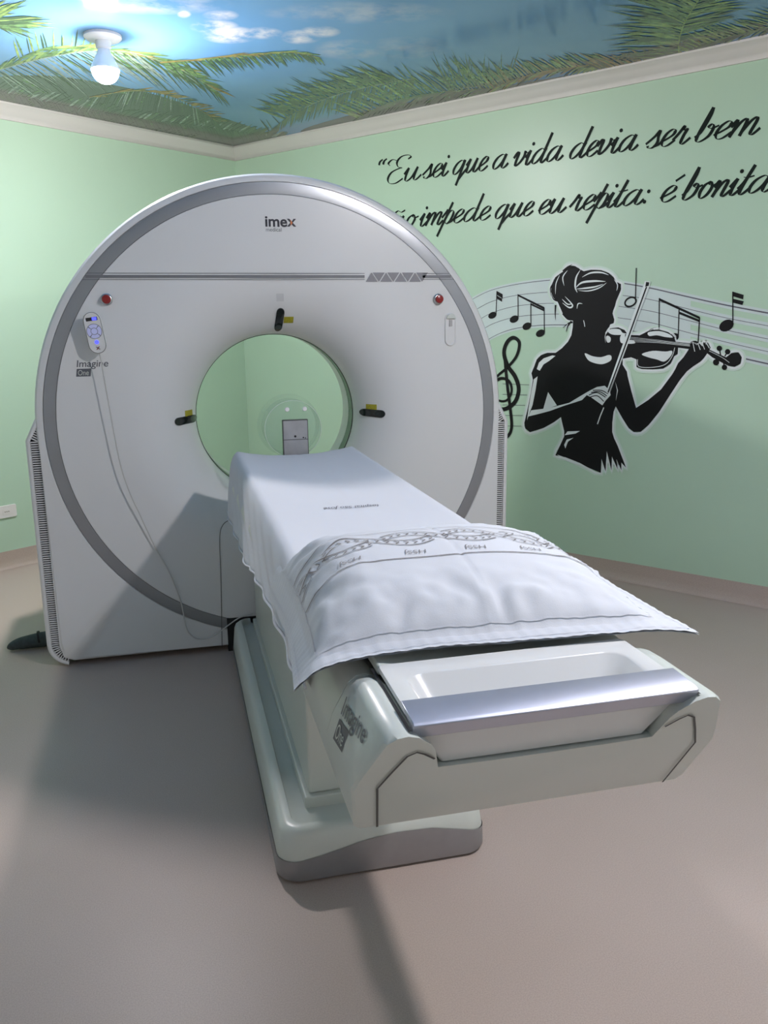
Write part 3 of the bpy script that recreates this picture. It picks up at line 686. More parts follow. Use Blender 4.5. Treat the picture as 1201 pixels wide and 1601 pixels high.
for hx, hz, hr in ((.018, .959, .0045), (.050, .953, .003), (.058, .951, .0022)):
    mb = MB(); mb.loft([[(hx + hr * math.cos(k * PI / 6), y, hz + hr * math.sin(k * PI / 6)) for k in range(12)] for y in (-0.2300, -0.2280)]); mb.build('screw_hole', M['dark'], br)

# ------------------------------------------------------------------ bed sheet
SX = 0.014
hem_tab = [(.24, .672), (.73, .668), (1.06, .692), (1.37, .733), (1.75, .765), (2.3, .80)]
def sheet_pt(s, y):
    """s in -1..1 across; |s|<.55 on the table top, beyond it the hanging side"""
    sg = -1 if s < 0 else 1; a = abs(s)
    wob = noise.noise(Vector((s * 3, y * 4, 1.7)))
    if a <= .55:
        x = SX + sg * .226 * (a / .55); z = .8895 + .0235 * (a / .55) ** 2.2 + .0018 * wob
        z -= .0016 * math.exp(-((x - .03) / .006) ** 2) - .0010 * noise.noise(Vector((x * 22, y * 10, 5)))
        return Vector((x, y, z))
    t = (a - .55) / .45; ze = interp(-y, hem_tab)
    rr = .028
    z_top = .913; drop = z_top - ze
    z = z_top - drop * (t ** 1.12)
    out = .226 + .026 * (1 - math.exp(-t * 9)) + .022 * t
    fold = .0040 * math.sin(30 * y + 16 * t + 2.5 * sg + 2 * noise.noise(Vector((y * 3, sg, 0)))) * min(1, t * 1.6) * (1 if -y > .36 else max(0, (-y - .24) / .12))
    x = SX + sg * (out + fold + .006 * wob * t)
    yy = y - .03 * t * math.sin(y * 5)
    z += .008 * noise.noise(Vector((y * 6, sg * 2, 3))) * t
    return Vector((x, yy, z))
sheet = MB(); NS, NY = 72, 130
ys = [-.252 - .02 * (k / 4) for k in range(4)] + [lerp(-.275, -2.20, k / NY) for k in range(NY + 1)]
sheet.loft([[sheet_pt(-1 + 2 * k / NS, y) for k in range(NS + 1)] for y in ys], closed=False, cap0=False, cap1=False)
# head end tucks down over the end of the table top
sheet.loft([[sheet_pt(-.55 + 1.1 * k / 40, -.252) for k in range(41)], [sheet_pt(-.55 + 1.1 * k / 40, -.252) + Vector((0, .006, -.012)) for k in range(41)], [sheet_pt(-.55 + 1.1 * k / 40, -.252) + Vector((0, .008, -.03)) for k in range(41)]], closed=False, cap0=False, cap1=False)
so = sheet.build('bed_sheet', M['linen'], None, smooth=80, solid=.002)
tag(so, 'white cotton sheet draped over the table top with hanging sides', 'bed sheet')
hem = MB()
for sg in (-1, 1):
    P = [sheet_pt(sg * 1.0, y) + Vector((sg * .001, 0, .003)) for y in ys]
    hem.tube(P, .0028, 6)
hem.build('hem', M['linen'], so)
t1 = text_mesh('printed_text', 'Hospital São José', .042, M['ink'], so, (.112, -1.272, .8925), (-1, .02, 0), (-.02, -1, 0), shear=.35, fit=.17)

# ------------------------------------------------------------------ pillow
PX, PY, HX, HY = .012, -2.075, .325, .315
FL = .86                         # flange starts here
CFL, CFR, CBL, CBR = (-.318, -2.395), (.343, -2.432), (-.300, -1.765), (.352, -1.775)   # the four corners, foot end first
def pillow_pt(u, v, side=1):
    a, b = (u + 1) / 2, (v + 1) / 2
    x = lerp(lerp(CFL[0], CFR[0], a), lerp(CBL[0], CBR[0], a), b); y = lerp(lerp(CFL[1], CFR[1], a), lerp(CBL[1], CBR[1], a), b)
    x -= HX * u * .020 * (1 - v * v); y -= HY * v * .012 * (1 - u * u)      # edges curve in slightly between the corners
    uu, vv = abs(u) / FL, abs(v) / FL
    h = 0
    if uu < 1 and vv < 1: h = ((1 - uu ** (4.5 if u < 0 else 2.8)) * (1 - vv ** 2.4)) ** .60
    big = noise.noise(Vector((x * 5, y * 5, 2))) * .006
    edge = max(uu, vv); t = u if vv > uu else v
    amp = max(0, min(1, (edge - .45) / .4)) * (1 if edge < 1 else .3)
    n1 = noise.noise(Vector((u * 2.6, v * 2.6, 7)))
    wr = 1.5 * amp * (.0045 * math.sin(t * 19 + n1 * 7) * (.5 + n1) + .0055 * noise.noise(Vector((x * 17, y * 17, 4))) + .003 * noise.noise(Vector((x * 40, y * 40, 8))))
    crease = -.0022 * math.exp(-((u - .03) / .012) ** 2) * (1 if uu < 1 and vv < 1 else 0)
    fl = 0
    if edge > .97: fl = .0030 * noise.noise(Vector((x * 14, y * 14, 9))) + .0006 * math.sin(t * 90)
    if side > 0: z = .917 + .084 * h + big * h + wr * (h ** .4 if h > 0 else .25) + fl + crease
    else: z = .914 + fl
    d = max(0, -.52 - u) / .48                                  # the overhanging end folds down beside the table
    z -= d * d * (.020 + .050 * b ** .7) + .012 * d
    x += .022 * d * d * (1 - .4 * abs(v))
    if u < -FL:
        f = (-FL - u) / (1 - FL); x += (CFL[0] - CFR[0]) / -2 * (1 - FL) * f * (.12 + .30 * b); z -= .022 * f * (.6 + .4 * b)
    e = max(0, u - .70) / .30; z -= .012 * e * e * (1 if v < 0 else .4)
    return Vector((x, y, z))
NU = 120
top = MB()
us = [-1 + 2 * k / NU for k in range(NU + 1)]
top.loft([[pillow_pt(u, v) for u in us] for v in us], closed=False, cap0=False, cap1=False)
us2 = [-1 + 2 * k / 40 for k in range(41)]
top.loft([[pillow_pt(u, v, -1) for u in us2] for v in us2], closed=False, cap0=False, cap1=False)
pil = top.build('pillow', M['pillow'], None, smooth=80)
tag(pil, 'plump white pillow in an embroidered flanged case on the foot of the table', 'pillow')
def on_pillow(u, v, lift=.0016):
    e = .004; a = pillow_pt(u, v); n_ = (pillow_pt(u + e, v) - a).cross(pillow_pt(u, v + e) - a).normalized()
    return a + n_ * lift, n_
def pline(mb, uv, wd):
    P = [on_pillow(u, v) for u, v in uv]; lo = []
    for i, (p, nn) in enumerate(P):
        d = (P[min(i + 1, len(P) - 1)][0] - P[max(i - 1, 0)][0]).normalized(); q = d.cross(nn).normalized() * wd / 2
        lo.append([p - q, p + q])
    mb.loft(lo, closed=False, cap0=False, cap1=False)
V0, V1 = .26, -.32                # far and near border of the embroidered band
U0, U1 = -.84, .84
em = MB()
seg = [lerp(U0, U1, k / 150) for k in range(151)]
pline(em, [(u, V0) for u in seg], .0024); pline(em, [(u, V1) for u in seg], .0030)
cv, amp, per = .030, .105, .72
def wav(u, ph0): return cv + amp * math.sin(2 * PI * u / per + ph0)
for ph0 in (0, PI):
    for off in (-.050, .050):
        run_ = []
        for u in seg:
            s = math.sin(2 * PI * u / per); under = abs(s) < .30 and ((math.cos(2 * PI * u / per) > 0) == (ph0 == 0))
            if under:
                if len(run_) > 2: pline(em, run_, .0032)
                run_ = []
            else: run_.append((u, wav(u, ph0) + off))
        if len(run_) > 2: pline(em, run_, .0032)
    k = 0; u = U0 + .03
    while u < U1 - .03:
        s = math.sin(2 * PI * u / per); under = abs(s) < .32 and ((math.cos(2 * PI * u / per) > 0) == (ph0 == 0))
        if not under:
            v = wav(u, ph0); d = .026
            pline(em, [(u - .011, v + d), (u + .011, v), (u - .011, v - d)], .0032)
        u += .05
em.build('embroidery', M['thread'], pil)
def pillow_word(word, uc, vc, su, sv):
    cu = bpy.data.curves.new('t', 'FONT'); cu.body = word; cu.size = 1; cu.shear = .2; cu.offset = -0.01
    ob = bpy.data.objects.new('t', cu); COL.objects.link(ob); dg = bpy.context.evaluated_depsgraph_get(); dg.update()
    me = bpy.data.meshes.new_from_object(ob.evaluated_get(dg)); bpy.data.objects.remove(ob)
    x1 = max(v.co.x for v in me.vertices)
    for v in me.vertices:                       # stitched to be read from the head of the table
        v.co = on_pillow(uc + su * (.5 - v.co.x / x1), vc - sv * (v.co.y - .36), .0018)[0]
    me.materials.clear(); me.materials.append(M['thread']); me.name = 'monogram'
    for p in me.polygons: p.material_index = 0
    link(bpy.data.objects.new('monogram', me), pil)
for uc in (-.56, -.20, .14, .46, .74): pillow_word('HSSJ', uc, -.245, .13, .075)
st = MB()
for a_, b_ in (((-.84, -.845), (.84, -.845)), ((-.845, -.84), (-.845, .84)), ((.845, -.84), (.845, .84)), ((-.84, .845), (.84, .845))):
    pline(st, [(lerp(a_[0], b_[0], k / 90), lerp(a_[1], b_[1], k / 90)) for k in range(91)], .0022)
for a_, b_ in (((-.97, -.965), (.97, -.965)), ((-.965, -.97), (-.965, .97)), ((.965, -.97), (.965, .97))):
    pline(st, [(lerp(a_[0], b_[0], k / 90), lerp(a_[1], b_[1], k / 90)) for k in range(91)], .0016)
st.build('flange_stitching', M['linen'], pil)

# ------------------------------------------------------------------ wall mural (vinyl) on the right wall
def wall_pt(px, lift): return hit(px, B, B.dot(K) + lift)
def wall_uv(a, z, lift): return K + A * a + B * lift + ZV * z
def z5(p): return (800 + p[0] / 2.995, 380 + p[1] / 2.995)
mural = thing('violinist_mural', 'black vinyl silhouette of a woman playing violin stuck on the green wall', 'wall decal', tuple(wall_uv(2.9, 1.2, .001)))
def flat_poly(name, polys, m, lift, sm=0, parent=mural):
    mb = MB()
    for pts in polys:
        q = [wall_pt(z5(p), lift) for p in pts]
        if sm: q = catmull(q, sm, closed=True)
        mb.poly(q)
    return mb.build(name, m, parent)
def ribbon(mb, pts, wd, lift, sm=6, taper=None, mi=0, conv=z5):
    P = [wall_pt(conv(p), lift) for p in pts]
    if sm: P = catmull(P, sm)
    lo = []
    for i, p in enumerate(P):
        d = (P[min(i + 1, len(P) - 1)] - P[max(i - 1, 0)]).normalized(); t = i / (len(P) - 1)
        k = wd * (taper(t) if taper else 1); q = d.cross(B).normalized() * k / 2
        lo.append([p - q, p + q])
    mb.loft(lo, closed=False, cap0=False, cap1=False, mi=mi)
ident = lambda p: p
body = [(255,115),(270,105),(298,108),(322,124),(338,132),(372,125),(420,127),(455,140),(478,160),(490,182),(512,192),(511,222),(499,250),(490,272),(484,296),(476,316),(473,330),(481,358),(478,375),(462,381),(458,392),(450,402),(440,418),(436,440),(440,470),(470,500),(520,520),(520,570),(540,602),(543,622),(560,690),(583,772),(640,735),(700,685),(752,615),(768,588),(780,562),(805,535),(828,500),(836,470),(850,466),(866,478),(880,470),(894,484),(900,462),(912,478),(918,465),(932,490),(920,512),(900,540),(884,556),(850,578),(820,602),(788,642),(742,712),(692,790),(642,852),(605,884),(572,885),(548,866),(520,822),(488,765),(478,790),(472,840),(471,884),(480,914),(497,950),(518,1005),(536,1052),(514,1028),(514,1064),(491,1012),(497,1060),(470,1000),(468,1066),(446,975),(440,1070),(421,1010),(418,1076),(360,1052),(300,1022),(252,1003),(205,994),(226,950),(246,906),(246,880),(236,838),(231,815),(200,838),(150,866),(86,886),(64,868),(60,842),(74,782),(90,704),(100,640),(93,610),(106,578),(118,545),(138,525),(168,514),(206,514),(236,492),(264,462),(280,432),(286,396),(288,364),(268,358),(244,338),(230,308),(216,276),(196,256),(184,228),(190,190),(205,160),(226,144),(246,130)]
violin = [(440,430),(462,400),(500,395),(530,408),(545,430),(600,432),(640,412),(690,405),(735,418),(762,440),(768,462),(838,470),(925,498),(960,515),(1005,535),(1030,515),(1062,512),(1078,535),(1072,565),(1045,580),(1015,575),(985,560),(940,535),(915,515),(835,497),(780,490),(778,520),(762,530),(745,565),(710,588),(660,592),(610,590),(585,580),(585,545),(560,535),(500,545),(470,568),(420,576),(375,566),(345,540),(334,508),(400,505),(440,470)]
# pale glow printed round the figure
def halo(name, polys, grow, m, lift):
    mb = MB()
    for q_, pts in enumerate(polys):
        P = catmull([wall_pt(z5(p), lift + .0003 * q_) for p in pts], 2, closed=True); n_ = len(P)
        area = sum((P[i] - P[0]).cross(P[(i + 1) % n_] - P[0]).dot(B) for i in range(n_)); sg = 1 if area > 0 else -1
        out = []
        for i in range(n_):
            d0, d1 = (P[i] - P[i - 1]).normalized(), (P[(i + 1) % n_] - P[i]).normalized()
            o = (d0.cross(B) + d1.cross(B)) * sg
            o = o.normalized() if o.length > .2 else d0 
            out.append(P[i] + o * grow)
        mb.loft([out, P], cap0=False, cap1=False)
    return mb.build(name, m, mural)
halo('outer_glow', [body, violin], .020, M['pale_soft'], .0021); halo('inner_glow', [body, violin], .0105, M['pale'], .0027)
flat_poly('figure', [body], M['decal'], .0034)['label'] = 'black figure of the woman'
vl = flat_poly('violin', [violin], M['decal'], .0038)
vd = MB()
for pts in ([(343,516),(380,530),(420,534),(455,524),(468,532),(462,552),(425,567),(385,561),(357,546)], [(610,520),(660,505),(720,508),(752,505),(745,530),(715,555),(680,545),(640,535)], [(450,412),(470,402),(505,404),(520,420),(540,425),(510,430),(470,428)], [(640,418),(690,412),(735,425),(755,442),(720,440),(680,432),(645,435)], [(443,438),(452,434),(464,444),(462,462),(450,466),(443,454)], [(512,432),(530,425),(535,450),(570,455),(575,470),(520,470),(508,455)]):
    vd.poly(catmull([wall_pt(z5(p), .0044) for p in pts], 4, closed=True))
for k in range(4): ribbon(vd, [(545, 440 + k * 7), (690, 455 + k * 4), (835, 474 + k * 3)], .0016, .0044, 0)
ribbon(vd, [(590,545),(596,578),(660,582),(720,568),(752,530),(764,490)], .003, .0044, 4)
ribbon(vd, [(925,505),(985,535),(1020,560)], .002, .0044, 3)
vd.build('violin_highlight', M['pale'], vl)
pk = MB()
for cx, cy, r in ((973,493,13),(1012,509,13),(958,558,15),(997,582,13)):
    pk = MB(); pk.poly([wall_pt(z5((cx + r * math.cos(k * PI / 6), cy + r * math.sin(k * PI / 6))), .004) for k in range(12)])
    ribbon(pk, [(cx, cy), (lerp(cx, 985, .5), lerp(cy, 537, .75))], .006, .004, 0)
    pk.build('tuning_peg', M['decal'], vl)
for pts in ([(214,270),(196,262),(186,238)], [(192,196),(182,214),(184,250)], [(240,132),(262,112),(284,100)], [(270,122),(292,112),(318,120)], [(240,330),(262,356),(286,362)], [(286,370),(262,378),(240,398)], [(280,366),(262,392),(256,418)], [(500,200),(510,214),(502,240)], [(206,290),(204,330),(206,360)]):
    ws = MB(); ribbon(ws, pts, .010, .0034, 6, lambda t: 1.1 - t); ws.build('hair_strand', M['decal'], mural)
# light strokes drawn on the figure
for pts in ([(78,812),(92,783),(150,776),(205,765),(270,748),(330,712),(368,690),(400,674),(436,668),(460,690),(464,712),(440,738),(425,760),(400,742),(372,722),(352,712),(330,735),(300,745),(240,764),(180,786),(120,802)], [(171,698),(212,760),(182,770),(148,778)], [(104,638),(122,624),(112,690),(98,760),(86,790),(72,830),(80,770),(92,700)], [(118,590),(128,560),(150,540),(190,526),(206,528),(176,552),(150,568),(132,598)], [(248,900),(262,882),(320,880),(300,892)], [(246,945),(258,920),(290,912),(264,930),(252,962)], [(212,990),(260,1008),(320,1030),(352,1048),(300,1036),(240,1012)], [(486,650),(498,690),(488,740),(494,690)]):
    hb = MB(); hb.poly([wall_pt(z5(p), .0040) for p in pts]); hb.build('figure_highlight', M['pale'], mural)
def hl(*a):
    h_ = MB(); ribbon(h_, *a); h_.build('hair_highlight', M['pale'], mural)
hl([(352,195),(300,210),(330,185),(390,178),(440,180)][1:], .010, .0040, 6, lambda t: math.sin(PI * t) + .1)
hl([(302,215),(340,212),(390,205),(430,192)], .008, .0040, 6, lambda t: math.sin(PI * t) + .1)
hl([(330,160),(370,140),(420,138),(455,150)], .008, .0040, 6, lambda t: math.sin(PI * t) + .1)
hl([(250,250),(285,290),(270,302),(238,280)], .008, .0040, 6, lambda t: math.sin(PI * t) + .1)
hl([(225,150),(208,190),(205,240)], .005, .0040, 6, lambda t: math.sin(PI * t) + .1)
hl([(480,170),(496,196),(492,224)], .005, .0040, 6, lambda t: math.sin(PI * t) + .1)
hl([(322,126),(303,160),(298,205),(308,232)], .009, .0040, 6, lambda t: math.sin(PI * t) + .1)
hl([(262,128),(240,160),(246,200)], .006, .0040, 6, lambda t: math.sin(PI * t) + .1)
hl([(236,262),(262,286),(284,284)], .006, .0040, 6, lambda t: math.sin(PI * t) + .1)
hl([(312,222),(360,224),(410,210),(445,186)], .006, .0040, 6, lambda t: math.sin(PI * t) + .1)
hl([(306,308),(312,284),(332,284)], .005, .0040, 6, lambda t: math.sin(PI * t) + .2)
hl([(337,362),(341,378),(343,392)], .004, .0040, 4)
hl([(248,380),(262,380),(250,410)], .003, .0040, 4)
fl = MB()
for pts in ([(362,712),(400,700),(440,722)], [(360,724),(400,715),(432,742)], [(380,690),(420,690),(452,706)], [(372,700),(412,696),(446,716)]):
    fl = MB(); ribbon(fl, pts, .005, .0046, 4); fl.build('finger_line', M['decal'], mural)
for x0, y0, x1, y1 in ((848, 462, 858, 508), (872, 468, 884, 500), (894, 470, 904, 498), (914, 470, 926, 492)):
    fl = MB(); ribbon(fl, [(x0, y0), (x1, y1)], .0035, .0046, 0); fl.build('finger_line', M['pale'], mural)
bw = MB()
bw.poly([wall_pt(z5(p), .0050) for p in [(624,178),(650,180),(645,205),(455,705),(442,700)]])
bow = bw.build('bow', M['pale'], mural)
bw = MB(); bw.poly([wall_pt(z5(p), .0054) for p in [(630,182),(645,184),(642,200),(626,205)]]); ribbon(bw, [(632, 205), (540, 460), (452, 700)], .0075, .0054, 0); ribbon(bw, [(432, 770), (416, 808), (402, 848)], .006, .0054, 0, mi=1); ribbon(bw, [(640, 205), (548, 462), (460, 700)], .0018, .0058, 0, mi=1)
bw.build('bow_stick', [M['decal'], M['pale']], bow)
# stave of five lines with pale ground, notes, treble clef
lines = [[(735,470),(765,455),(800,446),(840,440),(880,437),(930,437),(975,443),(1020,451),(1080,465),(1140,478),(1215,492)],
         [(735,490),(765,473),(800,463),(840,458),(880,456),(930,456),(975,462),(1020,469),(1080,484),(1140,498),(1215,512)],
         [(738,508),(765,491),(800,480),(840,475),(880,474),(930,474),(975,480),(1020,487),(1080,502),(1140,517),(1215,533)],
         [(742,527),(765,509),(800,497),(840,492),(880,491),(930,492),(975,498),(1020,505),(1080,521),(1140,536),(1215,553)],
         [(748,545),(768,528),(800,515),(840,509),(880,508),(930,510),(975,516),(1020,523),(1080,539),(1140,555),(1215,572)]]
sv = MB(); up = catmull([wall_pt(p, .0014) for p in lines[0][:9]], 6); lw_ = catmull([wall_pt(p, .0014) for p in lines[4][:9]], 6)
sv.loft([[a + ZV * .012, b - ZV * .012] for a, b in zip(up, lw_)], closed=False, cap0=False, cap1=False)
for i in range(5):
    ribbon(sv, lines[i][7:], .030, .0015, 6, conv=ident)
ground = sv.build('stave_ground', M['stave'], mural)
sl = MB()
for i, l in enumerate(lines): ribbon(sl, l, .0045, .0019, 6, conv=ident, taper=(lambda t: .5 + 1.0 * t) if i in (0, 4) else (lambda t: .6))
for k in range(5): ribbon(sl, [(786, 600 + k * 16.5), (832, 602 + k * 16)], .0026, .0019, 0, conv=ident)
sl.build('stave_line', M['ink'], mural)
def note(head, stem_top, flag=None, hollow=False, r=8.5):
    mb = MB(); x, y = head
    pts = []
    for k in range(16):
        a = 2 * PI * k / 16; u, v = r * 1.15 * math.cos(a), r * .82 * math.sin(a); c, s = math.cos(-.5), math.sin(-.5)
        pts.append((x + u * c - v * s, y + u * s + v * c))
    if hollow:
        q = [wall_pt(p, .0030) for p in pts]; ribbon(mb, pts + [pts[0]], .009, .0030, 2, conv=ident)
    else: mb.poly([wall_pt(p, .0030) for p in pts])
    ribbon(mb, [(x + r * .95, y - 2), stem_top], .0055, .0030, 0, conv=ident)
    if flag:
        for f in flag: mb.poly([wall_pt(p, .0030) for p in f])
    return mb.build('music_note', M['decal'], mural)
note((770,493), (777,455), [[(777,455),(786,460),(786,467),(777,461)], [(777,462),(785,467),(785,472),(777,467)]], r=6)
note((804,499), (810,460), [[(810,460),(851,480),(851,484),(810,463)]], r=6.5); note((824,510), (830,474), [[(830,474),(851,484),(851,487),(830,477)]], r=6.5); note((845,521), (851,481), r=6.5)
note((986,472), (995,419), hollow=True, r=8)
note((1022,520), (1031,466), [[(1031,466),(1094,495),(1094,499),(1031,470)]], r=9); note((1053,528), (1062,482), [[(1062,487),(1094,500),(1094,504),(1062,491)]], r=8); note((1084,540), (1094,496), r=8)
note((1136,509), (1146,456), [[(1146,456),(1163,461),(1162,468),(1146,463)], [(1146,467),(1163,471),(1161,477),(1146,473)]], r=10.5)
tc_ = MB()
ribbon(tc_, [(770,610),(778,625),(792,626),(800,612),(796,596),(782,592),(770,604),(772,628),(786,640),(804,630),(811,610),(806,590),(794,572),(788,552),(793,535),(803,528),(812,536),(808,556),(794,574),(776,590),(764,612),(766,640),(782,652)], .022, .0030, 6, conv=ident, taper=lambda t: .55 + .6 * math.sin(PI * t) ** 2)
ribbon(tc_, [(789,556),(793,600),(798,640),(800,668),(794,682),(782,686),(776,678)], .019, .0031, 6, conv=ident)
tc_.build('treble_clef', M['decal'], mural)

# ------------------------------------------------------------------ script lettering on the right wall
# every letter: pen strokes in units of the x-height, upright, slanted when laid down; last value = advance
G = {
 'a': ([[(.66,.86),(.46,1.0),(.18,.78),(.06,.36),(.17,.02),(.38,.10),(.58,.46),(.68,.95)], [(.70,1.0),(.64,.5),(.64,.14),(.74,.0),(.88,.10),(1.0,.32)]], .92),
 'e': ([[(-.02,.28),(.18,.40),(.44,.66),(.46,.92),(.32,1.0),(.13,.76),(.06,.34),(.18,.02),(.38,.03),(.62,.32)]], .58),
 'u': ([[(-.05,.55),(.12,1.0)], [(.13,1.0),(.08,.5),(.10,.08),(.24,.0),(.44,.30),(.60,.98)], [(.60,1.0),(.55,.4),(.58,.04),(.72,.02),(.92,.34)]], .86),
 's': ([[(-.08,.30),(.20,.72),(.34,1.06),(.36,.70),(.42,.30),(.28,.02),(.10,.04),(.04,.18)], [(.30,.04),(.50,.14),(.62,.34)]], .56),
 'i': ([[(-.05,.50),(.13,.98)], [(.14,1.0),(.09,.45),(.12,.04),(.25,.02),(.44,.34)]], .38),
 'q': ([[(.62,.86),(.44,1.0),(.18,.78),(.06,.36),(.17,.02),(.38,.10),(.58,.50),(.66,.98)], [(.68,1.0),(.64,.3),(.60,-.45),(.57,-.85)], [(.58,-.5),(.80,-.02),(1.0,.34)]], .94),
 'v': ([[(-.08,.60),(.06,.98),(.16,.92),(.14,.40),(.18,.03),(.40,.22),(.56,.62),(.55,.98),(.66,.86),(.80,.88)]], .74),
 'd': ([[(.62,.86),(.44,1.0),(.18,.78),(.06,.36),(.17,.02),(.38,.10),(.58,.46),(.70,1.0)], [(.74,2.0),(.68,1.2),(.63,.5),(.64,.12),(.74,.0),(.98,.32)]], .92),
 'r': ([[(-.06,.30),(.10,.70),(.22,1.10),(.24,.86),(.44,.90)], [(.40,.92),(.34,.5),(.34,.08),(.46,.0),(.68,.32)]], .62),
 'b': ([[(-.02,.30),(.14,.60),(.24,1.5),(.22,2.0)], [(.22,2.0),(.14,1.2),(.08,.5),(.10,.08),(.26,.0),(.50,.28),(.56,.74),(.46,.98),(.36,.84),(.50,.72),(.74,.84)]], .70),
 'm': ([[(-.05,.60),(.08,1.0),(.10,.5),(.04,.0)], [(.06,.20),(.22,.78),(.38,1.0),(.44,.80),(.40,.0)], [(.41,.20),(.58,.78),(.74,1.0),(.80,.80),(.75,.10),(.86,.0),(1.04,.32)]], 1.0),
 'n': ([[(-.05,.60),(.08,1.0),(.10,.5),(.04,.0)], [(.06,.20),(.22,.78),(.40,1.0),(.46,.80),(.42,.10),(.54,.0),(.74,.32)]], .70),
 'o': ([[(.34,1.0),(.14,.80),(.06,.36),(.18,.0),(.40,.16),(.50,.62),(.38,.98),(.34,.84),(.50,.74),(.68,.84)]], .66),
 'p': ([[(-.08,.50),(.08,.90),(.14,1.10)], [(.30,1.62),(.16,.5),(.04,-.45),(-.02,-.95)], [(.10,.10),(.24,.80),(.42,1.0),(.54,.76),(.48,.24),(.32,.0),(.20,.12)], [(.34,.0),(.54,.12),(.68,.34)]], .64),
 't': ([[(-.05,.34),(.12,.80),(.24,1.7)], [(.24,1.72),(.14,.9),(.10,.10),(.24,.0),(.46,.34)], [(-.02,1.04),(.18,1.0),(.42,1.06)]], .40),
 'E': ([[(.86,1.72),(.98,1.86),(.80,2.04),(.44,1.98),(.28,1.62),(.42,1.22),(.66,1.10),(.50,1.08),(.14,.86),(.02,.42),(.18,.02),(.54,-.06),(.88,.24)], [(.30,1.70),(-.02,1.86),(-.20,1.62),(-.06,1.40)]], .94),
}
def lay_word(mb, word, a0, a1, zb, xh, pen=.225):
    SL = .42; strokes, x = [], 0.0
    for ch in word:
        base = {'é': 'e', 'ã': 'a'}.get(ch, ch)
        if ch == ':':
            for yy in (.14, .80): strokes.append(('dot', (x + .16, yy)))
            x += .40; continue
        if ch == '“':
            for dx in (0, .22): strokes.append(('pen', [(x + dx + .16, 2.0), (x + dx + .05, 1.85), (x + dx + .04, 1.62), (x + dx + .10, 1.60)]))
            x += .60; continue
        st, adv = G[base]
        for s_ in st: strokes.append(('pen', [(p[0] + x, p[1]) for p in s_]))
        if ch == 'i': strokes.append(('dot', (x + .16, 1.42)))
        if ch == 'é': strokes.append(('pen', [(x + .62, 1.62), (x + .34, 1.28)]))
        if ch == 'ã': strokes.append(('pen', [(x + .10, 1.28), (x + .28, 1.44), (x + .48, 1.30), (x + .68, 1.44)]))
        x += adv
    w_ = x
    k = (a1 - a0) / (w_ * xh)
    cv = lambda p: ((p[0] * k + p[1] * SL) * xh, p[1] * xh)
    def P3(q): return wall_uv(a0 + q[0], zb + q[1], .0016 + .0004 * random.random())
    for kind, s_ in strokes:
        if kind == 'dot':
            c = cv(s_); r = .13 * xh
            mb.add([P3((c[0] + r * math.cos(j * PI / 6), c[1] + r * math.sin(j * PI / 6))) for j in range(12)], [tuple(range(12))]); continue
        C_ = catmull([(*cv(p), 0) for p in s_], 7); lo = []; lf = .0016 + .0003 * random.random()
        for i, p in enumerate(C_):
            d = (C_[min(i + 1, len(C_) - 1)] - C_[max(i - 1, 0)]); d.normalize()
            down = abs(d.x * math.sin(.40) + d.y * math.cos(.40)); down = down ** 2.2
            ww = xh * pen * (.20 + .80 * down) / 2; q = Vector((d.y, -d.x, 0)) * ww
            lo.append([wall_uv(a0 + (p - q).x, zb + (p - q).y, lf), wall_uv(a0 + (p + q).x, zb + (p + q).y, lf)])
        mb.loft(lo, closed=False, cap0=False, cap1=False)
quote = thing('wall_quote', 'two lines of black script lettering across the top of the green wall', 'wall lettering', tuple(wall_uv(2.4, 2.1, .001)))
def wa(px, zb):
    v = hit((px, 800), B, B.dot(K)); 
    # pixel column -> distance along the wall at height zb
    lo_, hi_ = 0.0, 5.0
    for _ in range(50):
        m_ = (lo_ + hi_) / 2; q = wall_uv(m_, zb, 0) - CAM; x_ = W / 2 + F * q.dot(RIGHT) / q.dot(FWD)
        if x_ < px: lo_ = m_
        else: hi_ = m_
    return lo_
def text_line(words, z0, z1, xh):
    for word, p0, p1 in words:
        mb = MB(); a0, a1 = wa(p0, z0), wa(p1, z0); t = (a0 - 1.3) / 2.3
        lay_word(mb, word, a0, a1 - .25 * xh, lerp(z0, z1, t), xh)
        mb.build('quote_mark' if word == '“' else 'lettering_word', M['letter'], quote)
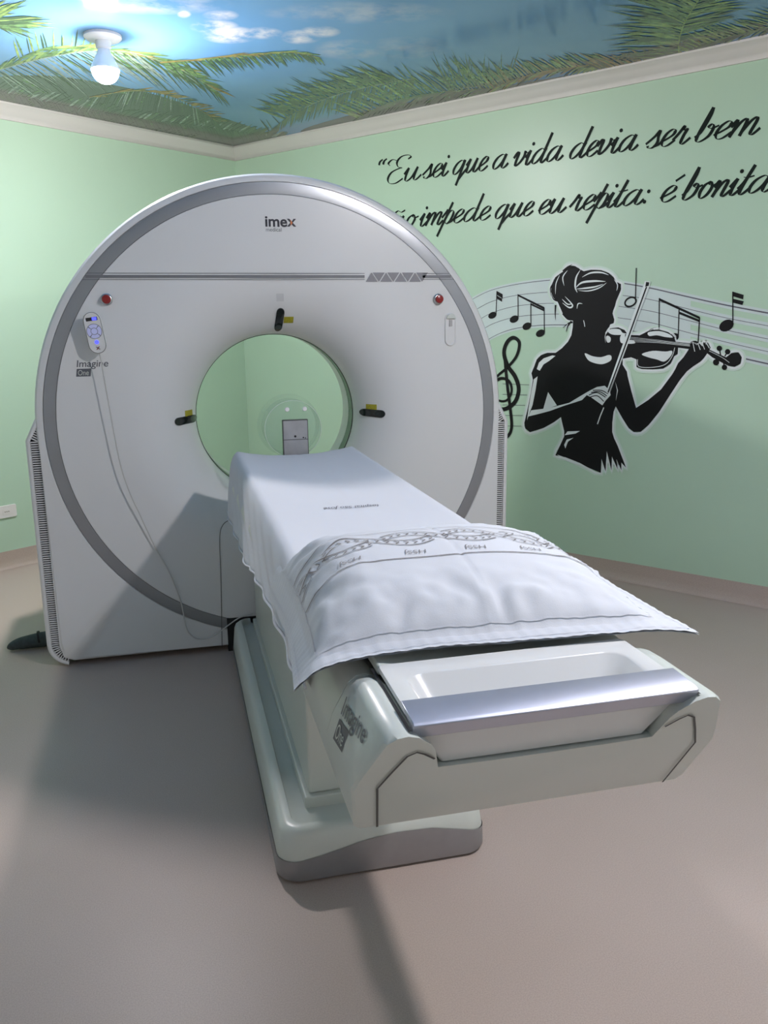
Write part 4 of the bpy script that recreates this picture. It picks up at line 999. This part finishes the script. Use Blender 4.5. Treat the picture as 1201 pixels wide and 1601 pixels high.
text_line([('“', 583, 604), ('Eu', 604, 659), ('sei', 661, 702), ('que', 706, 764), ('a', 768, 795), ('vida', 801, 881), ('devia', 888, 998), ('ser', 1010, 1080), ('bem', 1084, 1190)], 2.224, 2.207, .071)
text_line([('não', 590, 653), ('impede', 655, 768), ('que', 772, 835), ('eu', 840, 886), ('repita:', 890, 1020), ('é', 1030, 1058), ('bonita', 1064, 1208)], 1.956, 1.954, .071)

# ------------------------------------------------------------------ small things
def lw(b, z, off): return K + B * b + A * off + ZV * z
ol = thing('wall_outlet', 'white rectangular power outlet plate low on the left green wall', 'power outlet', tuple(lw(1.92, .335, .001)))
mb = MB(); mb.loft([[lw(1.915 + u * s_, .338 + v * s_, y) for u, v in rrect(-.062, .062, -.037, .037, .008, 4)] for s_, y in ((1, .0005), (1, .007), (.95, .010))]); mb.build('cover_plate', M['outlet'], ol, smooth=35)
mb = MB(); mb.loft([[lw(1.915 + u, .338 + v, y) for u, v in rrect(-.024, .024, -.016, .016, .006, 4)] for y in (.008, .0125)]); so2 = mb.build('socket', M['outlet'], ol, smooth=35)
mb = MB()
for du in (-.011, 0, .011): mb.loft([[lw(1.915 + du + .003 * math.cos(k * PI / 4), .338 + .003 * math.sin(k * PI / 4), y) for k in range(8)] for y in (.011, .0129)])
mb.build('pin_hole', M['dark'], so2)

cb = thing('wrapped_cable_bundle', 'dark green tapered fabric-wrapped bundle lying on the floor beside the scanner', 'cable bundle', (-1.12, .23, 0))
pth = [Vector((-1.032, .284, .036)), Vector((-1.05, .281, .036)), Vector((-1.08, .275, .036)), Vector((-1.13, .27, .033)), Vector((-1.175, .268, .028)), Vector((-1.205, .266, .020)), Vector((-1.222, .265, .015))]
mb = MB(); mb.tube(catmull(pth, 5), [interp(k / 30, [(0, .034), (.35, .034), (.6, .028), (.85, .017), (1, .004)]) for k in range(31)], 14)
wr_ = mb.build('wrap', M['wrap'], cb, smooth=60)
mb = MB(); mb.tube([(-1.083, .2742, .0425), (-1.092, .2735, .0415)], .0345, 16); mb.build('tie_strap', M['dark'], wr_)
